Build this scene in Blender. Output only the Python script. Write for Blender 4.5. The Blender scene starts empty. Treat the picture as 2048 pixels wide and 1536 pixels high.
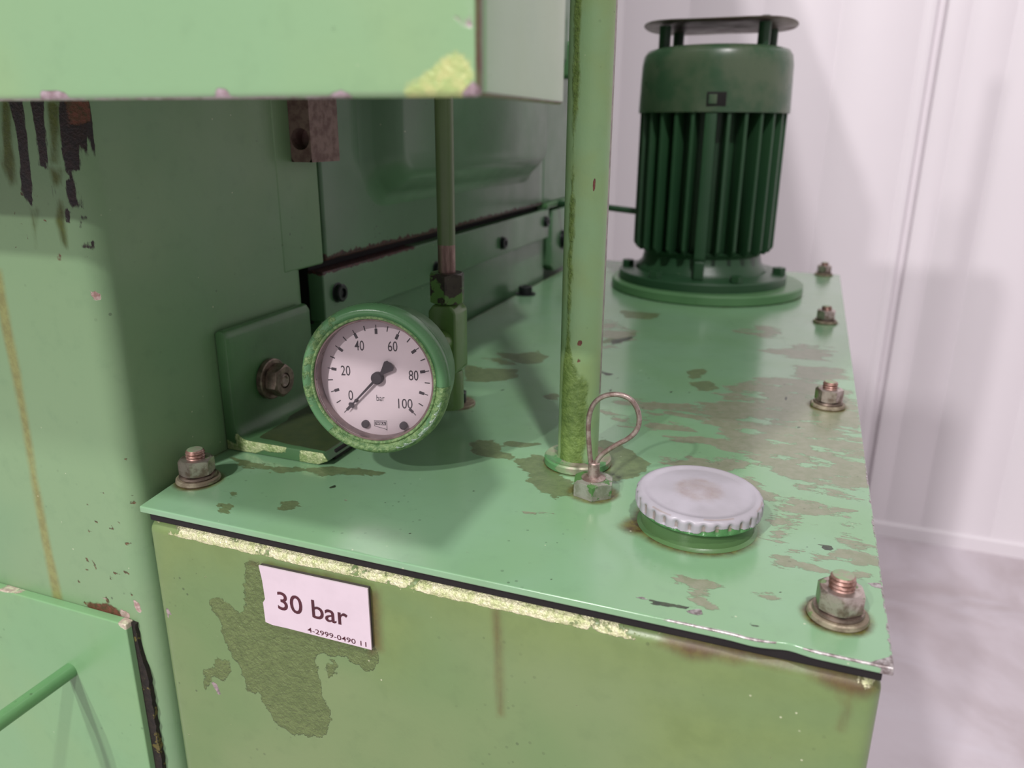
import bpy, bmesh, math, random
import numpy as np
from mathutils import Matrix, Vector

# ------------------------------------------------------------------ camera, world, lights
SC = bpy.context.scene
COL = SC.collection
W_, H_, F_ = 2048, 1536, 1559.0
CAM = np.array([0.0, 0.0, 0.19])
R = np.array([[0.93596233, 0.11493351, -0.33281346],
              [0.35203213, -0.28688333, 0.89093846],
              [0.00692005, -0.95104587, -0.30897228]])   # world = R @ (right, down, forward)
cd = bpy.data.cameras.new('camera'); cam = bpy.data.objects.new('camera', cd); COL.objects.link(cam)
cd.sensor_width = 36.0; cd.lens = F_ / W_ * 36.0; cd.clip_start = 0.01; cd.clip_end = 50
cd.dof.use_dof = True; cd.dof.focus_distance = 0.40; cd.dof.aperture_fstop = 9.5
M = Matrix(((R[0][0], -R[0][1], -R[0][2], CAM[0]), (R[1][0], -R[1][1], -R[1][2], CAM[1]),
            (R[2][0], -R[2][1], -R[2][2], CAM[2]), (0, 0, 0, 1)))
cam.matrix_world = M
SC.camera = cam
SC.view_settings.view_transform = 'Standard'
SC.view_settings.look = 'None'
SC.view_settings.exposure = -0.04
SC.view_settings.gamma = 1.0
SC.view_settings.use_curve_mapping = False

world = bpy.data.worlds.new('world'); SC.world = world; world.use_nodes = True
bg = world.node_tree.nodes['Background']
bg.inputs['Color'].default_value = (1.0, 0.925, 0.96, 1); bg.inputs['Strength'].default_value = 0.36


def lamp(name, loc, target, size, power, color=(1.0, 0.95, 0.965)):
    ld = bpy.data.lights.new(name, 'AREA'); ld.shape = 'DISK'; ld.size = size; ld.energy = power; ld.color = color
    o = bpy.data.objects.new(name, ld); COL.objects.link(o); o.location = loc
    o.rotation_euler = (Vector(target) - Vector(loc)).to_track_quat('-Z', 'Y').to_euler()


lamp('hall_lamp_right', (1.05, -1.6, 4.0), (-0.15, 0.4, 0.0), 0.22, 120)
lamp('hall_lamp_front', (-1.23, -4.3, 4.0), (-0.15, 0.4, 0.0), 0.22, 200)
lamp('hall_lamp_left', (-1.78, -6.0, 4.0), (-0.15, 0.4, 0.0), 0.16, 210)


def pl(u, v, ax, val):
    """the world point where the sight line through photo pixel (u, v) meets the plane coordinate[ax] = val"""
    r = R @ np.array([u - W_ / 2, v - H_ / 2, F_]); t = (val - CAM[ax]) / r[ax]
    return CAM + t * r


# ------------------------------------------------------------------ materials
def srgb(r, g, b):
    def f(c):
        c = c / 255.0
        return c / 12.92 if c <= 0.04045 else ((c + 0.055) / 1.055) ** 2.4
    return (f(r), f(g), f(b), 1.0)


def new_mat(name):
    m = bpy.data.materials.new(name); m.use_nodes = True
    nt = m.node_tree; nt.nodes.clear()
    out = nt.nodes.new('ShaderNodeOutputMaterial'); b = nt.nodes.new('ShaderNodeBsdfPrincipled')
    nt.links.new(b.outputs[0], out.inputs[0])
    return m, nt, b


class NT:
    def __init__(s, nt): s.nt = nt; s.co = nt.nodes.new('ShaderNodeTexCoord')
    def link(s, a, b): s.nt.links.new(a, b)
    def mapped(s, scale=(1, 1, 1), off=(0, 0, 0)):
        m = s.nt.nodes.new('ShaderNodeMapping'); m.inputs['Scale'].default_value = scale; m.inputs['Location'].default_value = off
        s.link(s.co.outputs['Object'], m.inputs['Vector']); return m.outputs[0]
    def noise(s, scale, detail=4, rough=0.55, stretch=(1, 1, 1), off=(0, 0, 0), dist=0.0):
        n = s.nt.nodes.new('ShaderNodeTexNoise'); n.inputs['Scale'].default_value = scale
        n.inputs['Detail'].default_value = detail; n.inputs['Roughness'].default_value = rough
        n.inputs['Distortion'].default_value = dist
        s.link(s.mapped(stretch, off), n.inputs['Vector']); return n.outputs['Fac']
    def voro(s, scale, stretch=(1, 1, 1), off=(0, 0, 0)):
        n = s.nt.nodes.new('ShaderNodeTexVoronoi'); n.inputs['Scale'].default_value = scale
        s.link(s.mapped(stretch, off), n.inputs['Vector']); return n.outputs['Distance']
    def math(s, op, a, b=0.0, c=None, clamp=False):
        n = s.nt.nodes.new('ShaderNodeMath'); n.operation = op; n.use_clamp = clamp
        for i, x in enumerate((a, b, c)):
            if x is None: continue
            if isinstance(x, (int, float)): n.inputs[i].default_value = x
            else: s.link(x, n.inputs[i])
        return n.outputs[0]
    def ramp(s, x, lo, hi):
        n = s.nt.nodes.new('ShaderNodeMapRange'); n.interpolation_type = 'SMOOTHSTEP'
        s.link(x, n.inputs['Value']); n.inputs['From Min'].default_value = lo; n.inputs['From Max'].default_value = hi
        return n.outputs['Result']
    def mix(s, fac, a, b):
        n = s.nt.nodes.new('ShaderNodeMix'); n.data_type = 'RGBA'
        if isinstance(fac, (int, float)): n.inputs[0].default_value = fac
        else: s.link(fac, n.inputs[0])
        for i, x in ((6, a), (7, b)):
            if isinstance(x, tuple): n.inputs[i].default_value = x
            else: s.link(x, n.inputs[i])
        return n.outputs[2]
    def mixf(s, fac, a, b):
        n = s.nt.nodes.new('ShaderNodeMix'); n.data_type = 'FLOAT'
        s.link(fac, n.inputs[0])
        for i, x in ((2, a), (3, b)):
            if isinstance(x, (int, float)): n.inputs[i].default_value = x
            else: s.link(x, n.inputs[i])
        return n.outputs[0]
    def attr(s, name):
        n = s.nt.nodes.new('ShaderNodeAttribute'); n.attribute_name = name; return n.outputs['Fac']
    def bump(s, h, strength, dist, normal=None):
        n = s.nt.nodes.new('ShaderNodeBump'); n.inputs['Strength'].default_value = strength
        n.inputs['Distance'].default_value = dist; s.link(h, n.inputs['Height'])
        if normal is not None: s.link(normal, n.inputs['Normal'])
        return n.outputs[0]


def paint(name, c1, c2, rough=0.3, layers=(), specks=0.5, peel=0.35, chips=None, peel_scale=420, big=14, coat=0.0):
    """old gloss paint. layers: (attribute, colour, roughness, metallic, noise scale, noise amount, softness, stretch, relief, colour2)"""
    m, nt, b = new_mat(name); N = NT(nt)
    big_n = N.ramp(N.noise(big, 3, 0.5), 0.35, 0.65)
    col = N.mix(big_n, c1, c2)
    mott = N.noise(90, 4, 0.6)
    col = N.mix(N.math('MULTIPLY', N.ramp(mott, 0.5, 0.8), 0.25), col, tuple(x * 0.75 for x in c2[:3]) + (1,))
    rg = N.math('MULTIPLY_ADD', N.noise(35, 4), 0.25, rough - 0.1)
    metal = None
    h = N.math('MULTIPLY', N.noise(peel_scale, 2, 0.5), 0.5)
    hb = None
    for L in layers:
        an, c, r_, me, sc, amp, soft, st, relief, cb = L
        n = N.noise(sc, 7, 0.68, st, (1.3 * len(an), 0.7, 0.2))
        v = N.math('MULTIPLY_ADD', N.math('SUBTRACT', n, 0.5), amp, N.attr(an))
        f = N.ramp(v, 0.5 - soft, 0.5 + soft)
        n2 = N.ramp(N.noise(sc * 3.1, 5, 0.65), 0.35, 0.65)
        col = N.mix(f, col, N.mix(n2, c, cb))
        rg = N.mixf(f, rg, r_)
        metal = N.mixf(f, 0.0 if metal is None else metal, me)
        if relief:
            d = N.math('MULTIPLY', f, N.math('MULTIPLY_ADD', N.noise(sc * 7, 3, 0.6), relief, -0.4))
            hb = d if hb is None else N.math('ADD', hb, d)
    if chips:
        n = N.noise(chips[0], 5, 0.6, (1, 1, 0.6), (4.1, 2.2, 0))
        f = N.ramp(n, chips[1], chips[1] + 0.015)
        col = N.mix(f, col, chips[2]); rg = N.mixf(f, rg, 0.5)
    if specks > 0:
        sp = N.voro(160, (1, 1, 1), (0.3, 0.1, 0.7))
        gate = N.ramp(N.noise(23, 3, 0.6, (1, 1, 1), (9, 1, 3)), 0.52, 0.7)
        f = N.math('MULTIPLY', N.math('MULTIPLY', N.math('LESS_THAN', sp, 0.13), gate), specks)
        col = N.mix(f, col, srgb(38, 45, 30))
        sp2 = N.voro(120, (1, 1, 1), (5.3, 3.1, 2.7))
        gate2 = N.ramp(N.noise(19, 3, 0.6, (1, 1, 1), (2, 6, 3)), 0.55, 0.62)
        f = N.math('MULTIPLY', N.math('MULTIPLY', N.math('LESS_THAN', sp2, 0.06), gate2), specks)
        col = N.mix(f, col, srgb(215, 215, 185))
    nt.links.new(col, b.inputs['Base Color']); nt.links.new(rg, b.inputs['Roughness'])
    if metal is not None: nt.links.new(metal, b.inputs['Metallic'])
    nb = N.bump(h, peel, 0.0004)
    if hb is not None: nb = N.bump(hb, 0.8, 0.0007, nb)
    nt.links.new(nb, b.inputs['Normal'])
    b.inputs['Coat Weight'].default_value = coat; b.inputs['Coat Roughness'].default_value = 0.16
    return m


def metal_mat(name, c1, c2, rough=0.35, metallic=0.9, scale=160, c3=None, thr=0.6, bump=0.3, stretch=(1, 1, 1)):
    m, nt, b = new_mat(name); N = NT(nt)
    col = N.mix(N.ramp(N.noise(scale, 5, 0.65, stretch), 0.4, 0.62), c1, c2)
    mt = None
    if c3:
        f = N.ramp(N.noise(scale * 0.7, 5, 0.6, (1, 1, 1), (3, 8, 1)), thr, thr + 0.03)
        col = N.mix(f, col, c3); mt = N.mixf(f, metallic, 0.0)
        nt.links.new(mt, b.inputs['Metallic'])
    else: b.inputs['Metallic'].default_value = metallic
    nt.links.new(col, b.inputs['Base Color'])
    nt.links.new(N.math('MULTIPLY_ADD', N.noise(scale * 2, 4), 0.35, rough - 0.12), b.inputs['Roughness'])
    nt.links.new(N.bump(N.noise(scale * 4, 4, 0.6, stretch), bump, 0.0003), b.inputs['Normal'])
    return m


def plain(name, c, rough=0.6, metallic=0.0, spec=0.5, var=0.12, scale=80):
    m, nt, b = new_mat(name); N = NT(nt)
    d = tuple(x * (1 - var * 2) for x in c[:3]) + (1,)
    nt.links.new(N.mix(N.ramp(N.noise(scale, 4), 0.4, 0.65), c, d), b.inputs['Base Color'])
    b.inputs['Roughness'].default_value = rough; b.inputs['Metallic'].default_value = metallic
    b.inputs['Specular IOR Level'].default_value = spec
    return m


G1 = srgb(104, 160, 112); G2 = srgb(112, 164, 108)
OLIVE = srgb(98, 110, 74); OLIVE_GREY = srgb(130, 132, 108)
TARC = srgb(18, 14, 14)
NOST = (1, 1, 1)
M_lid = paint('lid_paint', srgb(124, 164, 123), srgb(128, 167, 131), 0.19, layers=(
    ('olive', srgb(104, 122, 82), 0.42, 0.0, 60, 1.7, 0.025, (0.55, 1.15, 1), 0.5, srgb(92, 110, 74)),
    ('grey', srgb(134, 138, 114), 0.33, 0.0, 62, 2.5, 0.03, (0.5, 1.3, 1), 0.25, srgb(122, 130, 102)),
    ('grime', srgb(96, 92, 34), 0.5, 0.0, 60, 0.5, 0.30, NOST, 0.0, srgb(70, 52, 26)),
    ('metal', srgb(186, 182, 180), 0.35, 0.6, 110, 0.8, 0.04, NOST, 0.3, srgb(112, 100, 98)),
    ('dark', srgb(38, 50, 36), 0.4, 0.0, 120, 0.8, 0.04, NOST, 0.0, srgb(60, 74, 50))), peel=0.12, coat=0.3)
M_tank = paint('tank_paint', srgb(114, 134, 88), srgb(104, 130, 82), 0.30, layers=(
    ('tint', srgb(114, 134, 78), 0.4, 0.0, 18, 0.55, 0.35, (1, 1, 0.5), 0.0, srgb(106, 126, 72)),  # yellow-olive tint, its right side painting in the operator's soft shadow
    ('olive', srgb(98, 114, 66), 0.45, 0.0, 62, 1.5, 0.025, NOST, 3.2, srgb(88, 104, 58)),
    ('grime', srgb(96, 84, 44), 0.5, 0.0, 60, 0.5, 0.28, (1, 1, 0.35), 0.0, srgb(84, 66, 40)),
    ('cream', srgb(214, 210, 176), 0.33, 0.30, 100, 2.4, 0.06, NOST, 1.8, srgb(176, 184, 130)),
    ('metal', srgb(188, 170, 170), 0.35, 0.5, 110, 0.8, 0.04, NOST, 0.3, srgb(130, 120, 120))), peel=0.5, peel_scale=330, big=9)
M_column = paint('column_paint', srgb(122, 152, 112), srgb(113, 148, 109), 0.36, layers=(
    ('stain', srgb(132, 138, 84), 0.45, 0.0, 70, 0.7, 0.30, (1, 1, 0.25), 0.0, srgb(120, 122, 74)),
    ('olive', srgb(78, 92, 30), 0.45, 0.0, 80, 0.6, 0.12, (1, 1, 0.2), 0.4, srgb(70, 84, 36)),
    ('tar', srgb(24, 20, 20), 0.5, 0.0, 95, 1.0, 0.04, (1, 1, 0.22), 0.7, srgb(40, 26, 22)),
    ('rust', srgb(108, 62, 46), 0.6, 0.0, 110, 0.8, 0.08, NOST, 0.4, srgb(70, 56, 30)),
    ('fleck', srgb(60, 58, 34), 0.5, 0.0, 260, 1.2, 0.06, NOST, 0.2, srgb(110, 84, 56)),
    ('metal', srgb(196, 176, 168), 0.4, 0.2, 110, 0.7, 0.04, NOST, 0.2, srgb(150, 120, 110))), peel=0.3, big=8)
M_housing = paint('housing_paint', srgb(136, 168, 120), srgb(130, 167, 124), 0.30, layers=(
    ('cream', srgb(186, 192, 126), 0.38, 0.05, 90, 1.1, 0.12, NOST, 0.8, srgb(160, 182, 112)),
    ('olive', srgb(96, 96, 62), 0.5, 0.0, 60, 0.4, 0.12, NOST, 0.1, srgb(92, 66, 50)),
    ('metal', srgb(192, 176, 182), 0.4, 0.3, 80, 0.5, 0.05, NOST, 0.1, srgb(150, 128, 132))), specks=0.15, peel=0.2, big=10, coat=0.8)
M_body = paint('machine_side_paint', srgb(88, 128, 92), srgb(84, 120, 86), 0.34, coat=0.22, specks=0.8, peel=0.35, big=7, layers=(
    ('rust', srgb(88, 46, 42), 0.7, 0.0, 130, 1.0, 0.06, (1, 1, 0.5), 0.5, srgb(40, 26, 24)),
    ('dark', srgb(40, 54, 34), 0.55, 0.0, 60, 0.6, 0.25, NOST, 0.2, srgb(30, 34, 26))))
M_green = paint('green_paint', srgb(92, 134, 90), srgb(84, 126, 82), 0.30, specks=0.5, peel=0.3)
M_cover = paint('cover_paint', srgb(122, 160, 112), srgb(118, 160, 114), 0.32, specks=0.35, peel=0.2, layers=(
    ('metal', srgb(206, 202, 176), 0.4, 0.2, 110, 0.8, 0.04, NOST, 0.2, srgb(170, 150, 140)),
    ('rust', srgb(60, 40, 30), 0.6, 0.0, 110, 0.8, 0.08, NOST, 0.4, srgb(40, 40, 26))))
M_dgreen = paint('motor_paint', srgb(40, 74, 48), srgb(44, 78, 50), 0.32, specks=0.2, peel=0.3)
M_cowl = paint('cowl_paint', srgb(92, 108, 84), srgb(62, 94, 66), 0.28, specks=0.2, peel=0.2, big=30)
M_pipe = paint('pipe_paint', srgb(134, 160, 106), srgb(132, 166, 120), 0.33, layers=(
    ('rough', srgb(112, 136, 72), 0.4, 0.0, 60, 1.2, 0.12, (1, 1, 0.5), 1.5, srgb(88, 112, 54)),
    ('metal', srgb(150, 144, 132), 0.35, 0.35, 60, 0.5, 0.05, (1, 1, 0.2), 0.2, srgb(120, 110, 104)),
    ('rust', srgb(120, 76, 58), 0.6, 0.0, 150, 0.5, 0.05, NOST, 0.3, srgb(96, 52, 50))), specks=0.5, peel=0.5, big=25)
M_fit = paint('fitting_paint', srgb(92, 122, 64), srgb(94, 126, 74), 0.22, specks=0.3, peel=0.9, peel_scale=160)
M_bezel = paint('bezel_paint', srgb(86, 132, 88), srgb(98, 142, 100), 0.24, specks=0.3, peel=0.3, layers=(
    ('rough', srgb(136, 164, 108), 0.35, 0.0, 120, 1.5, 0.08, NOST, 1.8, srgb(82, 120, 68)),
    ('metal', srgb(178, 190, 180), 0.3, 0.4, 70, 0.6, 0.05, NOST, 0.2, srgb(140, 170, 140))))
M_steel = metal_mat('worn_steel', srgb(190, 178, 170), srgb(132, 116, 104), 0.28, 0.8, 110, srgb(96, 122, 74), 0.56)
M_thread = metal_mat('rusty_thread', srgb(168, 136, 126), srgb(118, 84, 72), 0.36, 0.5, 200)
M_studtop = metal_mat('painted_stud_end', srgb(140, 166, 128), srgb(160, 150, 136), 0.4, 0.3, 150)
M_brown = metal_mat('brown_steel', srgb(146, 130, 118), srgb(110, 96, 86), 0.34, 0.7, 150)
M_washer = metal_mat('washer_steel', srgb(160, 150, 128), srgb(124, 112, 94), 0.4, 0.4, 150, srgb(110, 128, 84), 0.64)
M_block = metal_mat('rusty_block', srgb(134, 112, 104), srgb(110, 86, 80), 0.5, 0.35, 120)
M_alu = metal_mat('cap_aluminium', srgb(196, 192, 200), srgb(184, 178, 184), 0.36, 0.55, 60, srgb(160, 142, 130), 0.66, 0.25)
M_wire = metal_mat('wire_steel', srgb(172, 156, 148), srgb(134, 112, 104), 0.34, 0.6, 200)
M_bare = metal_mat('bare_pipe', srgb(150, 126, 118), srgb(120, 96, 90), 0.35, 0.6, 200, stretch=(1, 1, 0.2))
M_hexn = metal_mat('chipped_hex', srgb(74, 66, 60), srgb(58, 50, 48), 0.34, 0.4, 120, srgb(88, 126, 62), 0.52)
M_hexp = metal_mat('plug_hex', srgb(160, 162, 150), srgb(130, 134, 116), 0.36, 0.4, 110, srgb(72, 112, 60), 0.5)
M_black = plain('black_rubber_and_gaps', srgb(26, 22, 22), 0.75)  # gasket rubber, also the dark of gaps painted black
M_dark = plain('dark_screw', srgb(36, 38, 40), 0.35, 0.4)
M_cream = plain('dial_white', srgb(236, 222, 228), 0.5, var=0.02)
M_ink = plain('dial_ink', srgb(66, 58, 66), 0.6)
M_maroon = plain('plate_ink', srgb(74, 26, 38), 0.5)
M_plate = plain('plate_plastic', srgb(208, 193, 201), 0.35, var=0.02)
M_plate_in = plain('plate_core', srgb(70, 64, 62), 0.5)
M_disc = metal_mat('disc_steel', srgb(120, 116, 102), srgb(100, 84, 76), 0.35, 0.5, 25)


def glass_mat():
    m = bpy.data.materials.new('gauge_glass'); m.use_nodes = True; nt = m.node_tree; nt.nodes.clear()
    out = nt.nodes.new('ShaderNodeOutputMaterial'); mx = nt.nodes.new('ShaderNodeMixShader')
    tr = nt.nodes.new('ShaderNodeBsdfTransparent'); gl = nt.nodes.new('ShaderNodeBsdfGlossy'); fr = nt.nodes.new('ShaderNodeFresnel')
    tr.inputs[0].default_value = (0.97, 0.965, 0.96, 1); gl.inputs['Roughness'].default_value = 0.03; fr.inputs[0].default_value = 1.45
    nt.links.new(fr.outputs[0], mx.inputs[0]); nt.links.new(tr.outputs[0], mx.inputs[1]); nt.links.new(gl.outputs[0], mx.inputs[2])
    nt.links.new(mx.outputs[0], out.inputs[0]); return m


M_glass = glass_mat()


def wall_mat():
    m, nt, b = new_mat('wall_white'); N = NT(nt)
    nt.links.new(N.mix(N.noise(3, 3), srgb(226, 220, 224), srgb(220, 214, 218)), b.inputs['Base Color'])
    b.inputs['Roughness'].default_value = 0.45; return m


def floor_mat():
    m, nt, b = new_mat('concrete_floor'); N = NT(nt)
    c = N.mix(N.ramp(N.noise(2.2, 6, 0.6, NOST, (0, 3, 0), 0.6), 0.35, 0.7), srgb(208, 200, 206), srgb(178, 166, 168))
    c = N.mix(N.math('MULTIPLY', N.ramp(N.noise(5, 5, 0.65, (0.4, 1.6, 1), (7, 1, 0), 1.2), 0.52, 0.72), 0.45), c, srgb(214, 210, 218))
    c = N.mix(N.math('MULTIPLY', N.ramp(N.noise(60, 4, 0.7), 0.6, 0.8), 0.3), c, srgb(148, 130, 124))
    nt.links.new(c, b.inputs['Base Color']); nt.links.new(N.math('MULTIPLY_ADD', N.noise(6, 4), 0.3, 0.3), b.inputs['Roughness'])
    nt.links.new(N.bump(N.noise(90, 5), 0.2, 0.001), b.inputs['Normal']); return m


M_wall, M_floor = wall_mat(), floor_mat()


# ------------------------------------------------------------------ mesh helpers
def axis_coords(lo, hi, r, step):
    """positions along one edge of a rounded box: tight in the rounding, every `step` between"""
    k = [math.tan(math.radians(a)) for a in (45, 33.75, 22.5, 11.25, 0)]
    a = [lo + r - r * t for t in k]; z = [hi - r + r * t for t in reversed(k)]
    if isinstance(step, (list, tuple, np.ndarray)): mid = [x for x in step if lo + r + 1e-5 < x < hi - r - 1e-5]
    else:
        n = max(1, int(round((hi - lo - 2 * r) / step))); mid = list(np.linspace(lo + r, hi - r, n + 1)[1:-1])
    return a + mid + z


class MB:
    def __init__(s): s.v = []; s.f = []; s.sm = []
    def add(s, vs, fs, smooth=False):
        b = len(s.v); s.v += [tuple(map(float, p)) for p in vs]
        for f in fs: s.f.append(tuple(b + i for i in f)); s.sm.append(smooth)
        return s
    def rbox(s, lo, hi, r=0.001, step=(9, 9, 9), smooth=True):
        lo = np.array(lo, float); hi = np.array(hi, float)
        A = [np.array(axis_coords(lo[i], hi[i], r, step[i])) for i in range(3)]
        V = []; idx = {}; Fs = []
        def vid(i, j, k):
            key = (i, j, k)
            if key not in idx:
                p = np.array((A[0][i], A[1][j], A[2][k])); q = np.minimum(np.maximum(p, lo + r), hi - r)
                d = p - q; L = math.sqrt(d @ d)
                idx[key] = len(V); V.append(tuple(q + d * (r / L) if L > 1e-12 else p))
            return idx[key]
        n = [len(a) - 1 for a in A]
        for ax in range(3):
            u, w = (ax + 1) % 3, (ax + 2) % 3
            for side in (0, n[ax]):
                for a in range(n[u]):
                    for b in range(n[w]):
                        q = []
                        for (da, db) in ((0, 0), (1, 0), (1, 1), (0, 1)):
                            c = [0, 0, 0]; c[ax] = side; c[u] = a + da; c[w] = b + db; q.append(vid(*c))
                        if side == 0: q.reverse()
                        Fs.append(tuple(q))
        return s.add(V, Fs, smooth)
    def lathe(s, prof, c=(0, 0, 0), n=48, mat=None, smooth=True, rfun=None, caps=True):
        """profile of (radius, z) turned about z through c"""
        V = []; Fs = []
        for (r, z) in prof:
            for k in range(n):
                a = 2 * math.pi * k / n; rr = rfun(a, r, z) if rfun else r
                p = Vector((rr * math.cos(a), rr * math.sin(a), z))
                if mat: p = mat @ p
                V.append((p[0] + c[0], p[1] + c[1], p[2] + c[2]))
        for i in range(len(prof) - 1):
            for k in range(n):
                k2 = (k + 1) % n; Fs.append((i * n + k, i * n + k2, (i + 1) * n + k2, (i + 1) * n + k))
        if caps and prof[0][0] > 1e-6: Fs.append(tuple(reversed(range(n))))
        if caps and prof[-1][0] > 1e-6: Fs.append(tuple(range((len(prof) - 1) * n, len(prof) * n)))
        return s.add(V, Fs, smooth)
    def tube(s, pts, r, n=16, closed=False):
        pts = [Vector(p) for p in pts]; V = []; Fs = []
        up = Vector((0.123, 0.31, 0.94)).normalized(); prev = None
        for i, p in enumerate(pts):
            t = (pts[min(i + 1, len(pts) - 1)] - pts[max(i - 1, 0)]).normalized()
            x = t.cross(up).normalized() if prev is None else (prev - t * prev.dot(t)).normalized()
            prev = x; y = t.cross(x)
            for k in range(n):
                a = 2 * math.pi * k / n; V.append(tuple(p + (x * math.cos(a) + y * math.sin(a)) * r))
        for i in range(len(pts) - 1):
            for k in range(n):
                k2 = (k + 1) % n; Fs.append((i * n + k, i * n + k2, (i + 1) * n + k2, (i + 1) * n + k))
        Fs.append(tuple(reversed(range(n)))); Fs.append(tuple(range((len(pts) - 1) * n, len(pts) * n)))
        return s.add(V, Fs, True)
    def prism(s, poly, a0, a1, axis=1, bevel=0.0, seg=2):
        """2D polygon extruded along an axis; polygon coordinates are the other two axes in order"""
        bm = bmesh.new(); vs = []
        for (p, q) in poly:
            c = [0, 0, 0]; o = [i for i in range(3) if i != axis]; c[o[0]] = p; c[o[1]] = q; c[axis] = a0
            vs.append(bm.verts.new(c))
        f = bm.faces.new(vs); ex = bmesh.ops.extrude_face_region(bm, geom=[f])
        d = [0, 0, 0]; d[axis] = a1 - a0
        bmesh.ops.translate(bm, verts=[g for g in ex['geom'] if isinstance(g, bmesh.types.BMVert)], vec=d)
        bmesh.ops.recalc_face_normals(bm, faces=bm.faces[:])
        if bevel: bmesh.ops.bevel(bm, geom=bm.edges[:], offset=bevel, segments=seg, profile=0.5, affect='EDGES')
        return s.bm(bm, bevel > 0)
    def bm(s, bm, smooth=False):
        bm.verts.index_update(); s.add([v.co[:] for v in bm.verts], [[v.index for v in f.verts] for f in bm.faces], smooth); bm.free(); return s
    def build(s, name, mat, parent=None, org=(0, 0, 0), wear=None, local=False, auto=35):
        """org: where the object's origin goes (world) when it has no parent; children live in the parent's frame"""
        me = bpy.data.meshes.new(name)
        V = np.array(s.v)
        if parent is not None and not local: base = np.array(parent.location)
        elif parent is None: base = np.array(org)
        else: base = np.zeros(3)
        me.from_pydata((V - base).tolist(), [], s.f); me.polygons.foreach_set('use_smooth', s.sm)
        me.materials.append(mat); me.update()
        if any(s.sm) and not all(s.sm) or auto:
            try: me.set_sharp_from_angle(angle=math.radians(auto))
            except Exception: pass
        o = bpy.data.objects.new(name, me); COL.objects.link(o)
        if parent is not None: o.parent = parent
        else: o.location = base
        if wear:
            for an, fn in wear.items():
                at = me.attributes.new(an, 'FLOAT', 'POINT'); at.data.foreach_set('value', np.clip(fn(V), 0, 1).astype(np.float32))
        return o


def tag(o, label, cat, group=None):
    o['label'] = label; o['category'] = cat
    if group: o['group'] = group
    return o


def thing(name, label, cat, loc, group=None):
    o = bpy.data.objects.new(name, None); COL.objects.link(o); o.location = loc; o.empty_display_size = 0.01
    return tag(o, label, cat, group)


def poly_field(P2, polys, w):
    """0..1 field, 0.5 on the outline of any polygon, reaching 0 / 1 at distance w outside / inside"""
    best = np.full(len(P2), 9.0)
    for pg in polys:
        pg = np.array(pg, float); n = len(pg); inside = np.zeros(len(P2), bool); dm = np.full(len(P2), 9.0)
        for i in range(n):
            a, b = pg[i], pg[(i + 1) % n]; ab = b - a
            t = np.clip(((P2 - a) @ ab) / max(ab @ ab, 1e-12), 0, 1)
            dm = np.minimum(dm, np.linalg.norm(P2 - (a + t[:, None] * ab), axis=1))
            c = ((a[1] > P2[:, 1]) != (b[1] > P2[:, 1]))
            with np.errstate(divide='ignore', invalid='ignore'):
                xi = (b[0] - a[0]) * (P2[:, 1] - a[1]) / (b[1] - a[1] if b[1] != a[1] else 1e-12) + a[0]
            inside ^= c & (P2[:, 0] < xi)
        best = np.minimum(best, np.where(inside, -dm, dm))
    return np.clip(0.5 - best / (2 * w), 0, 1)


def world_polys(pxs, ax, val):
    o = [i for i in range(3) if i != ax]
    return [[tuple(pl(u, v, ax, val)[o]) for (u, v) in pg] for pg in pxs]


def flecks(u0, v0, u1, v1, n, smin, smax, seed, ax, val):
    """small jagged chips scattered over a patch of a plane"""
    rnd = random.Random(seed); out = []
    for _ in range(n):
        u, v = rnd.uniform(u0, u1), rnd.uniform(v0, v1); s_ = rnd.uniform(smin, smax); st = rnd.uniform(0.5, 1.0); k = rnd.randint(4, 6); a0 = rnd.random() * 6.28
        out.append([(u + s_ * rnd.uniform(0.5, 1.2) * math.cos(a0 + 6.28 * i / k), v + s_ * st * rnd.uniform(0.5, 1.2) * math.sin(a0 + 6.28 * i / k)) for i in range(k)])
    return world_polys(out, ax, val)


# ------------------------------------------------------------------ the hall
def structure(o): o['kind'] = 'structure'; return o


FZ, WY = -1.0, 2.44
structure(MB().add([(-4, -5, FZ), (5, -5, FZ), (5, WY + 0.1, FZ), (-4, WY + 0.1, FZ), (-4, -5, FZ - 0.1), (5, -5, FZ - 0.1), (5, WY + 0.1, FZ - 0.1), (-4, WY + 0.1, FZ - 0.1)],
                   [(0, 1, 2, 3), (7, 6, 5, 4), (0, 4, 5, 1), (1, 5, 6, 2), (2, 6, 7, 3), (3, 7, 4, 0)]).build('floor', M_floor))
wall = bpy.data.objects.new('wall_back', None); COL.objects.link(wall); wall.location = (0, WY, FZ); structure(wall)


def panel_profile():
    """one sandwich panel seen from above: shallow ribs, a deeper joint at each end"""
    pts = [(0.0, 0.030), (0.0115, 0.030), (0.013, 0.002), (0.017, 0.0)]
    for g in (0.07, 0.17, 0.36, 0.56, 0.76, 0.96): pts += [(g - 0.004, 0.0), (g - 0.0015, 0.0016), (g + 0.0015, 0.0016), (g + 0.004, 0.0)]
    pts += [(0.985, 0.0), (0.989, 0.002), (0.99, 0.03), (0.9999, 0.03)]
    return pts


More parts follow.
